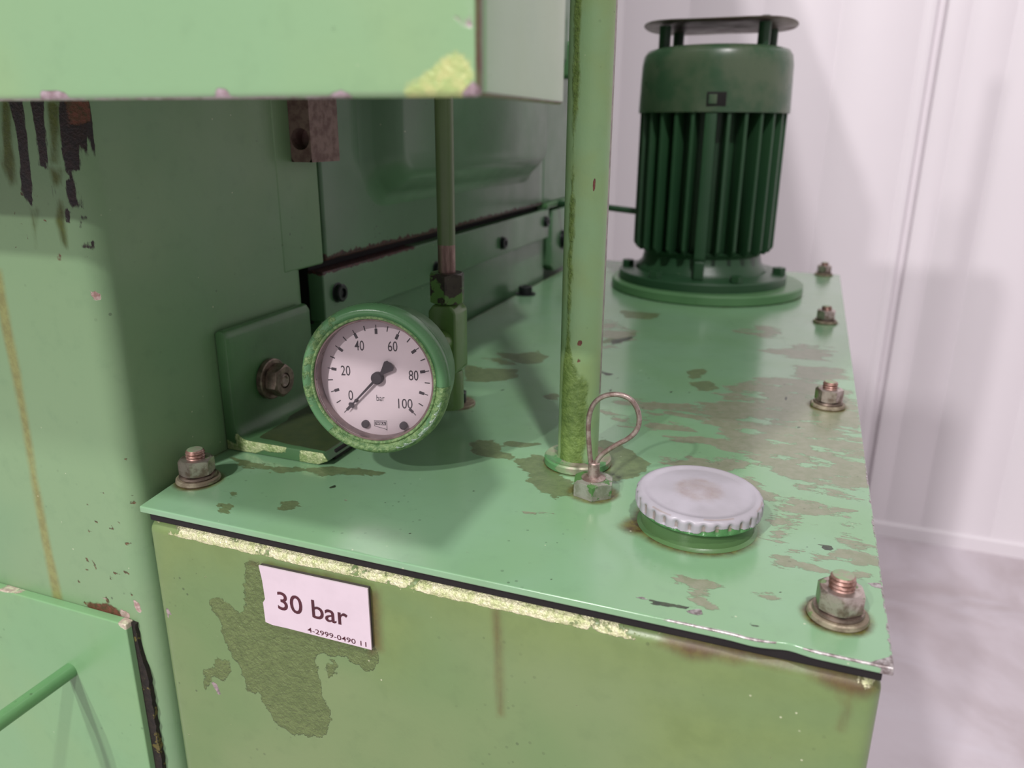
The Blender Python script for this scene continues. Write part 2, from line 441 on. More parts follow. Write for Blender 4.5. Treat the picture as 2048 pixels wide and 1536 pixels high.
pp = panel_profile(); pm = None
for k in range(-4, 5):
    if pm is None:
        V = [(x - 0.5, y, 0.045) for x, y in pp] + [(x - 0.5, y, 3.6) for x, y in pp] + [(0.4999, 0.06, 0.045), (-0.5, 0.06, 0.045), (0.4999, 0.06, 3.6), (-0.5, 0.06, 3.6)]
        n = len(pp); Fs = [(i, i + 1, n + i + 1, n + i) for i in range(n - 1)] + [(n - 1, 2 * n, 2 * n + 2, 2 * n - 1), (2 * n, 2 * n + 1, 2 * n + 3, 2 * n + 2), (2 * n + 1, 0, n, 2 * n + 3)]
        p = MB().add(V, Fs).build('wall_panel', M_wall, wall, local=True); pm = p
    else: p = pm.copy(); COL.objects.link(p); p.parent = wall
    p.location = (0.262 + k + 0.5 - 0.006, 0, 0)
structure(MB().prism([(WY - 0.012, FZ), (WY + 0.02, FZ), (WY + 0.02, FZ + 0.047), (WY - 0.006, FZ + 0.047), (WY - 0.012, FZ + 0.041)], -3.7, 4.7, axis=0).build('baseboard_back', M_wall, None, (0, WY, FZ)))

# ------------------------------------------------------------------ machine: column, added head, doors
XS = -0.3235
col_org = (-0.6, 0.37, FZ)
mach = thing('press_frame', 'tall light green machine body with dark tar drips, rising left of the tank', 'machine', col_org)
CY = 0.284


def cpoly(pxs): return world_polys(pxs, 1, CY)


tar_p = cpoly([[(12, 190), (45, 190), (52, 300), (66, 400), (60, 415), (45, 380), (38, 290)], [(56, 190), (88, 190), (95, 300), (97, 345), (80, 335), (68, 260)],
               [(112, 190), (150, 190), (150, 300), (150, 340), (128, 345), (120, 300)], [(128, 360), (140, 350), (155, 415), (145, 420), (135, 400)],
               [(100, 370), (106, 368), (118, 430), (112, 432)], [(132, 420), (142, 418), (142, 445), (134, 445)], [(152, 428), (162, 432), (160, 462), (153, 458)], [(150, 484), (172, 486), (172, 500), (156, 498)]])
tar_ol = cpoly([[(56, 410), (74, 418), (76, 500), (70, 500)], [(118, 400), (130, 405), (135, 495), (125, 490), (112, 440)], [(0, 190), (22, 190), (36, 370), (20, 375), (0, 330)], [(95, 330), (125, 340), (122, 370), (105, 372)], [(90, 200), (118, 200), (118, 330), (98, 330)]])
tar_rust = cpoly([[(120, 195), (148, 195), (150, 238), (130, 255)], [(118, 505), (124, 505), (124, 522), (116, 520)]])
streak = cpoly([[(-20, 540), (2, 540), (60, 850), (75, 960), (95, 1060), (124, 1200), (108, 1200), (80, 1060), (62, 960), (44, 850)]])
col_rust = cpoly([[(175, 1205), (215, 1208), (262, 1238), (258, 1252), (215, 1238), (170, 1225)]])
col_metal = cpoly([[(200, 1190), (216, 1196), (214, 1202), (203, 1196)], [(265, 1200), (275, 1204), (281, 1228), (272, 1222)], [(176, 580), (188, 588), (190, 602), (180, 598)], [(240, 1218), (262, 1226), (258, 1238), (240, 1232)]])
col_fl = flecks(170, 880, 262, 1180, 34, 2.5, 6, 3, 1, CY) + flecks(30, 380, 180, 520, 16, 2.5, 6, 4, 1, CY) + flecks(120, 1100, 270, 1230, 10, 3, 7, 5, 1, CY)
front = lambda V: (V[:, 1] < CY + 0.011)
Pxz = lambda V: V[:, [0, 2]]
W_col = {'tar': lambda V: poly_field(Pxz(V), tar_p, 0.006) * front(V), 'olive': lambda V: poly_field(Pxz(V), tar_ol, 0.008) * front(V) * 0.9,
         'stain': lambda V: poly_field(Pxz(V), streak, 0.004) * front(V), 'rust': lambda V: poly_field(Pxz(V), tar_rust + col_rust, 0.005) * front(V),
         'metal': lambda V: poly_field(Pxz(V), col_metal, 0.003) * front(V), 'fleck': lambda V: poly_field(Pxz(V), col_fl, 0.0016) * front(V)}
xc = np.concatenate([np.linspace(-0.9, -0.48, 6), np.arange(-0.47, -0.33, 0.0020)])
zc = np.concatenate([np.linspace(-1, -0.25, 5), np.arange(-0.24, 0.21, 0.0024), np.linspace(0.24, 1.0, 6)])
MB().rbox((-0.9, CY, FZ), (XS, 0.455, 1.007), 0.0125, (xc, 0.02, zc)).build('column_body', M_column, mach, wear=W_col)
MB().rbox((-0.9, 0.430, 0.098), (XS + 0.0004, 0.4772, 1.007), 0.002, (0.2, 0.02, 0.2)).build('column_flange', M_column, mach)

MB().rbox((-0.9, 0.4775, 0.601), (-0.327, 0.9835, 1.007), 0.002, (0.2, 0.1, 0.2)).build('added_upper_body', M_body, mach)  # unseen upper part, added for its shadow on the back wall
MB().rbox((-0.9, 0.50, 1.0075), (-0.45, 1.215, 1.267), 0.004, (0.2, 0.2, 9)).build('shade_box', M_body, mach)  # made-up box on top, sized to shade the back wall
gunk = lambda V: np.clip(1 - np.abs(V[:, 2] - 0.0945) / 0.012, 0, 1) * 0.72
door = thing('machine_side_door', 'dark green sheet door with embossed panel and rusty lower edge, in the machine side', 'door', (-0.33, 0.73, 0.098))
dw = {'rust': lambda V: np.clip(1.15 - np.abs(V[:, 2] - 0.0985) / 0.009, 0, 1) * (V[:, 0] > -0.33) * 0.75,
      'dark': lambda V: np.clip(1.0 - (V[:, 1] - 0.482) / 0.02, 0, 1) * 0.3}
MB().rbox((-0.338, 0.4825, 0.0985), (-0.325, 0.979, 0.598), 0.003, (9, 0.02, np.concatenate([np.arange(0.1, 0.14, 0.003), np.arange(0.15, 0.6, 0.05)]))).build('door_sheet', M_body, door, wear=dw)


def raised_panel(y0, y1, z0, z1, x0, h, slope, rc, n=10):
    """a pressed panel with rounded corners and sloping flanks standing proud of the plane x = x0"""
    mb = MB(); rings = []
    for (off, dx) in ((0, 0.0), (slope * 0.2, h * 0.08), (slope * 0.4, h * 0.35), (slope * 0.7, h * 0.8), (slope * 0.88, h * 0.97), (slope * 1.05, h)):
        ring = []; r = max(rc - off * 0.6, 0.004)
        for (cy, cz, a0) in ((y1 - off - r, z1 - off - r, 0), (y0 + off + r, z1 - off - r, 90), (y0 + off + r, z0 + off + r, 180), (y1 - off - r, z0 + off + r, 270)):
            for k in range(n + 1):
                a = math.radians(a0 + 90 * k / n); ring.append((x0 + dx, cy + r * math.cos(a), cz + r * math.sin(a)))
        rings.append(ring)
    m = len(rings[0]); V = [p for r_ in rings for p in r_]
    Fs = [(i * m + k, i * m + (k + 1) % m, (i + 1) * m + (k + 1) % m, (i + 1) * m + k) for i in range(len(rings) - 1) for k in range(m)]
    Fs.append(tuple(range((len(rings) - 1) * m, len(rings) * m)))
    return mb.add(V, Fs, True)


raised_panel(0.535, 0.945, 0.131, 0.56, -0.3251, 0.0245, 0.030, 0.035).build('embossed_panel', M_body, door, auto=80)

strip = thing('clamping_strip', 'long flat green clamping strip with dark bolts below the side door', 'strip', (-0.33, 0.73, 0.056))
sw = {'rust': lambda V: np.clip(1.1 - np.abs(V[:, 2] - 0.0925) / 0.005, 0, 1) * (V[:, 1] < 0.62) * 0.7}
MB().rbox((-0.336, 0.4735, 0.0555), (-0.3225, 0.998, 0.0925), 0.0012, (9, 0.01, 0.004)).build('strip_plate', M_body, strip, wear=sw)
MX = Matrix.Rotation(math.radians(90), 3, 'Y')       # local z -> world +x
for (y, z) in ((0.4913, 0.0745), (0.6581, 0.066), (0.8279, 0.069), (0.983, 0.0775)):
    MB().lathe([(0.0075, -0.002), (0.0075, 0.0), (0.0066, 0.0004), (0.0066, 0.0038), (0.0058, 0.0046), (0.0036, 0.0046), (0.0036, 0.003), (0, 0.003)], (-0.3222, y, z), 24, MX).build('bolt', M_dark, strip)

base = mach
MB().rbox((-0.36, 0.4785, FZ), (-0.3300, 1.0005, 0.0545), 0.001, (9, 0.1, 0.1)).build('base_sheet', M_body, base)
MB().rbox((-0.40, 0.456, FZ), (-0.345, 0.478, 0.097), 0.001).build('dark_recess', M_black, base)
MB().rbox((-0.40, 0.476, 0.093), (-0.339, 0.4835, 0.97), 0.001).build('door_gap_black', M_black, base)  # black strip painting in the dark of the open gap
MB().rbox((-0.40, 0.476, 0.052), (-0.3365, 0.990, 0.104), 0.001).build('strip_backing', M_black, base)
MB().rbox((-0.37, 1.001, FZ), (-0.341, 1.012, 0.097), 0.001).build('dark_slot', M_black, base)

rear = mach
MB().rbox((-0.9, 0.984, 0.0985), (-0.327, 1.215, 1.007), 0.004, (0.2, 0.05, 0.2)).build('cabinet_body', M_body, rear)
MB().rbox((-0.50, 1.0005, FZ), (-0.338, 1.215, 0.0975), 0.001, (9, 0.1, 0.1)).build('rear_base', M_body, rear)
MB().rbox((-0.50, 0.975, 0.06), (-0.340, 1.01, 0.11), 0.001).build('corner_seal', M_black, rear)
MB().rbox((-0.34, 0.99, 0.0935), (-0.322, 1.215, 0.0995), 0.001, (9, 0.05, 9)).build('bottom_rail', M_green, rear)
MB().rbox((-0.327, 1.04, 0.255), (-0.305, 1.075, 0.30), 0.006).build('small_lever', M_green, rear)

rb = thing('rear_bracket_plate', 'small rounded grey green bracket plate with one dark bolt, left of the pipe foot', 'bracket', (-0.33, 1.09, 0))
MB().prism([(1.014, 0.015), (1.026, 0.006), (1.17, 0.006), (1.17, 0.089), (1.014, 0.089)], -0.336, -0.3225, axis=0, bevel=0.0015).build('plate', M_body, rb)
MB().lathe([(0.013, 0), (0.013, 0.004), (0.010, 0.0045), (0.010, 0.011), (0.006, 0.012), (0, 0.012)], (-0.3224, 1.062, 0.045), 24, MX).build('bolt', M_dark, rb)

# overhanging housing (near the lens) and an unseen head added behind it for shade, which carries the gauge pipe
HX, HY, HZ = -0.0845, 0.20, 0.1983
hous = thing('overhanging_housing', 'big pale green housing hanging over the column, chipped bottom edge', 'housing', (-0.5, 0.24, HZ))
hp = lambda pxs: world_polys(pxs, 1, HY)
h_cream = hp([[(800, 230), (812, 175), (850, 145), (880, 130), (905, 108), (935, 120), (943, 150), (946, 230)]])
h_metal = hp([[(80, 182), (115, 180), (135, 186), (140, 230), (80, 230)], [(430, 178), (446, 174), (458, 182), (460, 230), (428, 230)], [(660, 188), (685, 176), (700, 190), (700, 230), (660, 230)],
              [(908, 30), (918, 28), (925, 40), (942, 34), (944, 56), (930, 52)], [(922, 0), (944, 0), (944, 14), (930, 10)], [(925, 185), (945, 160), (960, 170), (950, 230), (920, 230)]])
hw = {'cream': lambda V: poly_field(Pxz(V), h_cream, 0.004) * (V[:, 1] < HY + 0.003), 'metal': lambda V: np.maximum(poly_field(Pxz(V), h_metal, 0.0025), 0.55 * (V[:, 2] < HZ + 0.0007) * (V[:, 0] < -0.13)) * (V[:, 1] < HY + 0.003),
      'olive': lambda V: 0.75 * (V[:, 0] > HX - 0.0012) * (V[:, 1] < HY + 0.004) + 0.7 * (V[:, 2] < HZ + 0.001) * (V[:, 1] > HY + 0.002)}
hx = np.arange(-0.3, -0.085, 0.0022)
MB().rbox((-0.95, HY, HZ), (HX, HY + 0.0045, 0.9), 0.0021, (np.concatenate([[-0.8, -0.6, -0.4], hx]), 9, np.concatenate([np.arange(0.2, 0.25, 0.0022), [0.3, 0.5, 0.7]]))).build('front_plate', M_housing, hous, wear=hw)
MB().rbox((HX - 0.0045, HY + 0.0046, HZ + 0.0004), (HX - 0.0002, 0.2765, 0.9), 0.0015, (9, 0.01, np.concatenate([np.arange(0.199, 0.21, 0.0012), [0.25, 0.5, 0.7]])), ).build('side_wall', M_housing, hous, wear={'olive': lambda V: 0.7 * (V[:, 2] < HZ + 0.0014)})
MB().rbox((-0.94, HY + 0.0046, 0.235), (HX - 0.0046, 0.2765, 0.9), 0.001).build('inner_core', M_body, hous)
head = mach  # the machine body, as parent of the unseen added head
MB().rbox((-0.9, 0.2775, 0.238), (-0.19, 0.63, 0.732), 0.006, (0.2, 0.1, 0.2)).build('unseen_head', M_body, head)  # unseen block added to keep the machine side dark

blk = thing('steel_block', 'brownish square steel block with a round hole, hanging under the housing', 'block', (-0.3165, 0.4645, 0.1695))


def block_with_hole(x0, x1, y0, y1, z0, z1, hx_, hz_, r, depth):
    mb = MB(); n = 32; cx, cz = hx_, hz_; ring = []; outer = []
    for k in range(n):
        a = 2 * math.pi * k / n; ca, sa = math.cos(a), math.sin(a)
        ring.append((cx + r * ca, cz + r * sa))
        t = min(((x1 - cx) / ca if ca > 1e-9 else ((x0 - cx) / ca if ca < -1e-9 else 9)), ((z1 - cz) / sa if sa > 1e-9 else ((z0 - cz) / sa if sa < -1e-9 else 9)))
        outer.append((cx + t * ca, cz + t * sa))
    V = [(x, y0, z) for x, z in outer] + [(x, y0, z) for x, z in ring] + [(x, y0 + depth, z) for x, z in ring] + [(cx, y0 + depth, cz)]
    Fs = []
    for k in range(n):
        k2 = (k + 1) % n
        Fs += [(k, k2, n + k2, n + k), (n + k, n + k2, 2 * n + k2, 2 * n + k), (2 * n + k, 2 * n + k2, 3 * n)]
    b = len(V); cs = [(x0, z0), (x1, z0), (x1, z1), (x0, z1)]
    V += [(x, y0, z) for x, z in cs] + [(x, y1, z) for x, z in cs]
    for i in range(4): j = (i + 1) % 4; Fs.append((b + i, b + 4 + i, b + 4 + j, b + j))
    Fs.append((b + 7, b + 6, b + 5, b + 4))
    return mb.add(V, Fs)


block_with_hole(XS + 0.0006, -0.3072, 0.4475, 0.4805, 0.1695, 0.2375, -0.3151, 0.184, 0.0069, 0.012).build('block_body', M_block, blk)

# lower cover with its handle
cov = thing('access_cover', 'light green flat cover plate low on the column with a round bar handle', 'cover plate', (-0.5, 0.281, FZ))
cw = {'metal': lambda V: np.clip(poly_field(Pxz(V), world_polys([[(0, 1168), (60, 1180), (100, 1200), (60, 1192), (0, 1180)], [(232, 1236), (262, 1238), (262, 1262), (245, 1256)]], 1, 0.2785), 0.002), 0, 1),
      'rust': lambda V: 0.0 * V[:, 0]}
MB().rbox((-1.0, 0.2778, FZ), (-0.3372, 0.2838, -0.0785), 0.0009, (np.concatenate([[-0.8, -0.6], np.arange(-0.47, -0.34, 0.003)]), 9, np.concatenate([[-0.8, -0.5], np.arange(-0.2, -0.08, 0.003)]))).build('cover_sheet', M_cover, cov, wear=cw)
rs = random.Random(5); zz = [-0.0800 - 0.0032 * k for k in range(50)]
jag = [(-0.3372, -1.0), (-0.3310, -1.0)] + [(-0.3352 + min(0.0040, 0.00007 * k * k * 0.35 + 0.0009) + rs.uniform(-0.0005, 0.0005), z) for k, z in reversed(list(enumerate(zz)))] + [(-0.3372, -0.0795)]
MB().prism(jag, 0.2818, 0.2846, axis=1).build('black_seal', metal_mat('tarry_seal', srgb(26, 20, 18), srgb(38, 30, 24), 0.6, 0.0, 200, srgb(92, 84, 40), 0.60, 1.0), cov)
M_hand = paint('handle_paint', srgb(104, 152, 100), srgb(96, 142, 94), 0.3, specks=0.4)
hb = [(-0.3885, 0.279, -0.1235), (-0.3885, 0.24, -0.1235), (-0.3885, 0.212, -0.1235), (-0.3885, 0.203, -0.126), (-0.3885, 0.197, -0.132), (-0.3885, 0.194, -0.141), (-0.3885, 0.194, -0.17), (-0.3885, 0.194, -0.26),
      (-0.3885, 0.197, -0.269), (-0.3885, 0.203, -0.275), (-0.3885, 0.212, -0.2775), (-0.3885, 0.279, -0.2775)]
MB().tube(hb, 0.0048, 20).build('bar_handle', M_hand, cov)

# ------------------------------------------------------------------ tank box and its lid
tank = thing('oil_tank', 'olive green sheet steel oil tank with flaked paint patch and scuffed top edge', 'tank', (-0.13, 0.73, FZ))
TY = 0.2815
tp = lambda pxs: world_polys(pxs, 1, TY)
t_ol = tp([[(490, 1130), (520, 1128), (535, 1170), (540, 1245), (600, 1265), (700, 1290), (750, 1295), (765, 1315), (752, 1330), (735, 1345), (725, 1335), (706, 1322), (690, 1306), (650, 1308), (628, 1320), (640, 1345), (655, 1400), (664, 1440),
            (660, 1474), (620, 1474), (575, 1466), (548, 1440), (532, 1410), (520, 1385), (500, 1385), (488, 1375), (478, 1330), (462, 1300), (448, 1262), (441, 1235), (424, 1215), (428, 1198), (448, 1196), (462, 1212), (482, 1228), (494, 1200)],
           [(408, 1340), (425, 1332), (440, 1318), (458, 1322), (460, 1345), (445, 1360), (425, 1355), (412, 1375)], [(655, 1335), (668, 1328), (672, 1350), (660, 1352)]])
t_cream = tp([[(300, 1010), (480, 1045), (700, 1090), (1000, 1155), (1250, 1215), (1400, 1258), (1458, 1290), (1440, 1296), (1400, 1282), (1300, 1262), (1180, 1228), (1100, 1218), (1000, 1200), (900, 1170), (800, 1150), (700, 1130), (600, 1108), (500, 1084), (470, 1072), (400, 1056), (300, 1040)],
              [(1730, 1355), (1765, 1362), (1755, 1374), (1730, 1370)]])
t_gr = tp([[(1330, 1265), (1500, 1300), (1720, 1350), (1766, 1375), (1760, 1395), (1700, 1400), (1600, 1345), (1500, 1330), (1380, 1320), (1300, 1290)], [(1680, 1400), (1712, 1372), (1700, 1420), (1685, 1460), (1676, 1460), (1692, 1410)],
           [(982, 1185), (996, 1190), (1002, 1300), (1008, 1430), (996, 1430), (990, 1300)], [(658, 1112), (676, 1114), (674, 1135), (664, 1138)], [(735, 1175), (760, 1180), (768, 1300), (740, 1308)], [(500, 1120), (600, 1135), (745, 1168), (740, 1176), (500, 1130)]])
t_shade_tint = tp([[(300, 1030), (480, 1060), (1000, 1180), (1400, 1290), (1770, 1380), (1770, 1440), (1500, 1400), (1200, 1330), (1050, 1300), (900, 1240), (760, 1200), (600, 1140), (400, 1120), (320, 1160)], [(740, 1180), (800, 1200), (860, 1240), (800, 1330), (760, 1330)], [(1300, 1400), (1760, 1440), (1750, 1536), (1300, 1536)]])  # tinted areas; the right end holds the painted soft shadow
t_me = tp([[(330, 1020), (420, 1042), (478, 1060), (440, 1064), (380, 1048)], [(330, 1216), (338, 1214), (343, 1228), (336, 1238)], [(424, 1365), (430, 1362), (444, 1388), (440, 1392)]])
tf = lambda V: (V[:, 1] < TY + 0.008)
def crm(V):
    e = np.clip((V[:, 0] + 0.312) / 0.02, 0, 1) * np.clip((-0.04 - V[:, 0]) / 0.03, 0, 1)
    top = (V[:, 2] > -0.0155) * (V[:, 1] < TY + 0.0075) * 0.78 * e
    return np.maximum(poly_field(Pxz(V), t_cream, 0.0045) * tf(V), top)
tw = {'olive': lambda V: poly_field(Pxz(V), t_ol, 0.006) * tf(V), 'cream': crm, 'grime': lambda V: poly_field(Pxz(V), t_gr, 0.006) * tf(V) * 0.85,
      'tint': lambda V: poly_field(Pxz(V), t_shade_tint, 0.03) * tf(V) * 0.9, 'metal': lambda V: poly_field(Pxz(V), t_me, 0.0025) * tf(V)}
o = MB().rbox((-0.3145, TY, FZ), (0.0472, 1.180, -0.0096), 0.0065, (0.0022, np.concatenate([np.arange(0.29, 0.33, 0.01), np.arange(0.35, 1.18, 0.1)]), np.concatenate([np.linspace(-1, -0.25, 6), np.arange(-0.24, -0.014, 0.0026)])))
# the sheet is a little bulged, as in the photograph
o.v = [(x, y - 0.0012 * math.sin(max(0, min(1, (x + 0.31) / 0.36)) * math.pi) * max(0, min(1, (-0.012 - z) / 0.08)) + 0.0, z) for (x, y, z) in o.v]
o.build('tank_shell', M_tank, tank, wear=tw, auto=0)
MB().rbox((-0.3125, 0.2835, -0.0100), (0.0462, 1.178, -0.0037), 0.0006, (0.02, 0.1, 9)).build('rubber_gasket', M_black, tank)

lid = thing('tank_lid', 'flat glossy green steel lid with patchy worn paint on top of the oil tank', 'tank lid', (-0.13, 0.73, -0.0035))
BOLTS = [(-0.3080, 0.3165), (0.0296, 0.3071), (0.0281, 0.585), (0.0279, 0.867), (0.0275, 1.1755)]
LP = lambda pxs: world_polys(pxs, 2, 0.0)
l_ol = LP([[(1028, 925), (1042, 918), (1058, 922), (1062, 908), (1085, 912), (1100, 930), (1120, 948), (1150, 962), (1152, 978), (1135, 990), (1112, 995), (1082, 985), (1058, 968), (1056, 950), (1045, 936)],
           [(1200, 872), (1225, 884), (1262, 902), (1292, 925), (1298, 945), (1262, 955), (1228, 962), (1212, 950), (1205, 920)],
           [(938, 888), (962, 878), (985, 882), (1004, 902), (1028, 908), (1022, 918), (990, 916), (962, 908), (942, 902)],
           [(930, 728), (965, 738), (1040, 738), (1036, 750), (1010, 762), (968, 765), (930, 762)], [(985, 702), (1030, 706), (1078, 702), (1092, 716), (1082, 728), (1050, 726), (1010, 716)], [(960, 716), (1000, 718), (1035, 730), (1000, 730)],
           [(1075, 888), (1030, 884), (1010, 890), (1045, 896)], [(1085, 788), (1110, 788), (1122, 796), (1100, 800)], [(1240, 620), (1320, 628), (1300, 640), (1250, 636)],
           [(620, 938), (665, 930), (780, 944), (760, 952), (690, 948), (640, 950)], [(455, 912), (520, 925), (600, 940), (560, 946), (500, 934), (470, 926)],
           [(560, 1008), (588, 1004), (592, 1014), (570, 1018)], [(462, 986), (474, 982), (472, 992), (462, 996)], [(440, 1008), (466, 1012), (458, 1024), (444, 1022)],
           [(1380, 768), (1420, 760), (1440, 778), (1420, 786), (1392, 782)], [(1370, 742), (1405, 738), (1410, 754), (1382, 758)],
           [(1195, 690), (1262, 680), (1272, 668), (1262, 664), (1215, 676), (1200, 684)], [(1160, 866), (1180, 860), (1190, 874)]])
l_gr = LP([[(1460, 775), (1500, 760), (1560, 758), (1640, 770), (1700, 788), (1722, 850), (1738, 905), (1742, 965), (1700, 985), (1640, 992), (1592, 978), (1560, 955), (1530, 930), (1500, 905), (1470, 895), (1440, 870), (1425, 850), (1400, 830), (1365, 826), (1340, 812), (1370, 805), (1420, 806), (1450, 800)],
           [(1280, 812), (1330, 806), (1390, 806), (1430, 825), (1440, 840), (1390, 838), (1330, 830), (1300, 836)], [(1300, 842), (1350, 846), (1380, 862), (1340, 862), (1310, 856)], [(1335, 876), (1400, 872), (1470, 880), (1500, 900), (1470, 905), (1400, 892), (1360, 892)],
           [(1330, 920), (1400, 925), (1480, 925), (1500, 935), (1450, 940), (1400, 935)],
           [(1540, 1010), (1580, 1000), (1640, 1012), (1690, 1020), (1690, 1032), (1640, 1030), (1600, 1040), (1560, 1030)], [(1665, 1075), (1690, 1060), (1700, 1085), (1735, 1095), (1730, 1120), (1710, 1142), (1690, 1120), (1660, 1110)], [(1615, 1120), (1640, 1112), (1655, 1125), (1630, 1134)],
           [(1372, 1172), (1408, 1166), (1420, 1176), (1405, 1206), (1392, 1206), (1385, 1186)], [(1570, 1105), (1590, 1100), (1588, 1118), (1575, 1120)], [(1540, 1180), (1552, 1178), (1548, 1196), (1540, 1196)],
           [(1200, 820), (1250, 838), (1262, 850), (1225, 846)], [(1250, 800), (1275, 806), (1268, 815), (1245, 810)], [(1210, 640), (1250, 650), (1262, 680), (1215, 695), (1205, 668)], [(1470, 660), (1530, 652), (1560, 665), (1520, 672)], [(1540, 700), (1600, 690), (1660, 700), (1640, 720), (1580, 715)],
           [(1590, 735), (1680, 735), (1700, 760), (1640, 765), (1600, 755)], [(1550, 1045), (1570, 1055), (1565, 1085), (1548, 1070)], [(1460, 960), (1500, 955), (1540, 985), (1545, 1010), (1520, 1000)]])
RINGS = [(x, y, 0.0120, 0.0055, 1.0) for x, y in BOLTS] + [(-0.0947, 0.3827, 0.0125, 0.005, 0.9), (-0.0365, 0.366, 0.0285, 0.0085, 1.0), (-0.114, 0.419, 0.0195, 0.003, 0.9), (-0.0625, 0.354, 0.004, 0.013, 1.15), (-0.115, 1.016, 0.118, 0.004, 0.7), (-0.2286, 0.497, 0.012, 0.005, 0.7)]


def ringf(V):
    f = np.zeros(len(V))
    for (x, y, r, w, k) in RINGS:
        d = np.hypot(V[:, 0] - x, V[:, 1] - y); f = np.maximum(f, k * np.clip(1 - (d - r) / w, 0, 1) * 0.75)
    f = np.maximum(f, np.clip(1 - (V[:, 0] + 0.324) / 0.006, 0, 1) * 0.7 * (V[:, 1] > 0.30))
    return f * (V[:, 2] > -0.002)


def lmet(V):
    fr = (V[:, 1] < 0.2802) * (V[:, 2] > -0.0011)
    k = np.clip((V[:, 0] + 0.13) / 0.12, 0.35, 1.0)
    f = fr * k * 0.62
    f = np.maximum(f, 0.85 * (np.hypot(V[:, 0] - 0.048, V[:, 1] - 0.281) < 0.005))
    f = np.maximum(f, 0.50 * (V[:, 0] > 0.0478) * (V[:, 1] < 0.5))
    f = np.maximum(f, poly_field(V[:, :2], LP([[(1372, 1222), (1400, 1218), (1412, 1228), (1390, 1232)], [(1732, 1163), (1760, 1166), (1766, 1176), (1745, 1174)], [(1268, 1194), (1290, 1192), (1300, 1202)]]), 0.0016))
    return f


l_dk = flecks(360, 960, 1500, 1180, 16, 2, 5, 8, 2, 0) + flecks(1500, 1000, 1750, 1250, 10, 2, 5, 9, 2, 0) + flecks(950, 700, 1700, 900, 14, 2, 5, 10, 2, 0) + LP([[(1636, 1088), (1664, 1092), (1668, 1100), (1652, 1102)], [(655, 975), (672, 970), (668, 980)], [(1300, 1200), (1380, 1214), (1375, 1220), (1300, 1208)], [(1455, 1232), (1530, 1250), (1520, 1256)], [(1222, 680), (1270, 672), (1262, 679), (1225, 690)], [(1190, 740), (1230, 748), (1215, 752)]])
lw = {'olive': lambda V: poly_field(V[:, :2], l_ol, 0.007) * (V[:, 2] > -0.002), 'grey': lambda V: np.clip(poly_field(V[:, :2], l_gr, 0.014) * (V[:, 2] > -0.002), 0, 0.64),
      'grime': ringf, 'metal': lmet, 'dark': lambda V: poly_field(V[:, :2], l_dk, 0.0015) * (V[:, 2] > -0.002)}
o = MB().rbox((-0.3238, 0.2790, -0.0036), (0.0491, 1.1860, 0.0), 0.0007, (0.0026, np.concatenate([np.arange(0.281, 0.50, 0.0024), np.arange(0.503, 0.75, 0.004), np.arange(0.76, 1.18, 0.009)]), 0.0006))


def lid_shape(p):
    x, y, z = p
    if y < 0.345: x += 0.0098 * (1 - (y - 0.279) / 0.066) * max(0, min(1, (-0.25 - x) / 0.074)) ** 1.0
    if y < 0.300:
        g = math.exp(-((x - 0.012) / 0.006) ** 2) * 0.0016 - math.exp(-((x + 0.002) / 0.006) ** 2) * 0.0007
        y += g * (1 - (y - 0.279) / 0.021)
    return (x, y, z)


o.v = [lid_shape(p) for p in o.v]
o.build('lid_sheet', M_lid, lid, wear=lw)


# ------------------------------------------------------------------ fasteners
def hexr(a, ap): return ap / math.cos(((a + math.pi / 6) % (math.pi / 3)) - math.pi / 6)


def nut_mb(af, h, hole, z0=0.0, rot=0.0, mat=None, c=(0, 0, 0), both=True):
    ap = af / 2; n = 72; mb = MB()
    prof = ([('h', ap * 0.96, z0)] if both else []) + [('b', 0, z0), ('t', 0, z0 + h), ('h', ap * 0.95, z0 + h), ('h', hole, z0 + h), ('h', hole, z0 + h * 0.4)]
    V = []
    for (t, r, z) in prof:
        for k in range(n):
            a = 2 * math.pi * k / n; hr = hexr(a, ap); ch = (hr - ap * 0.97) * 0.62
            if t == 'h': rr, zz = r, z
            elif t == 'b': rr, zz = hr, z + (ch if both else 0)
            else: rr, zz = hr, z - ch
            p = Vector((rr * math.cos(a + rot), rr * math.sin(a + rot), zz))
            if mat: p = mat @ p
            V.append((p[0] + c[0], p[1] + c[1], p[2] + c[2]))
    Fs = [(i * n + k, i * n + (k + 1) % n, (i + 1) * n + (k + 1) % n, (i + 1) * n + k) for i in range(len(prof) - 1) for k in range(n)]
    return mb.add(V, Fs)


def stud_prof(r, z0, z1, pitch=0.0018):
    p = [(r * 0.86, z0)]; z = z0
    while z < z1 - pitch: p += [(r * 0.87, z), (r, z + pitch * 0.5)]; z += pitch
    p += [(r * 0.87, z), (r * 0.93, z1 - 0.0007), (r * 0.82, z1)]
    return p


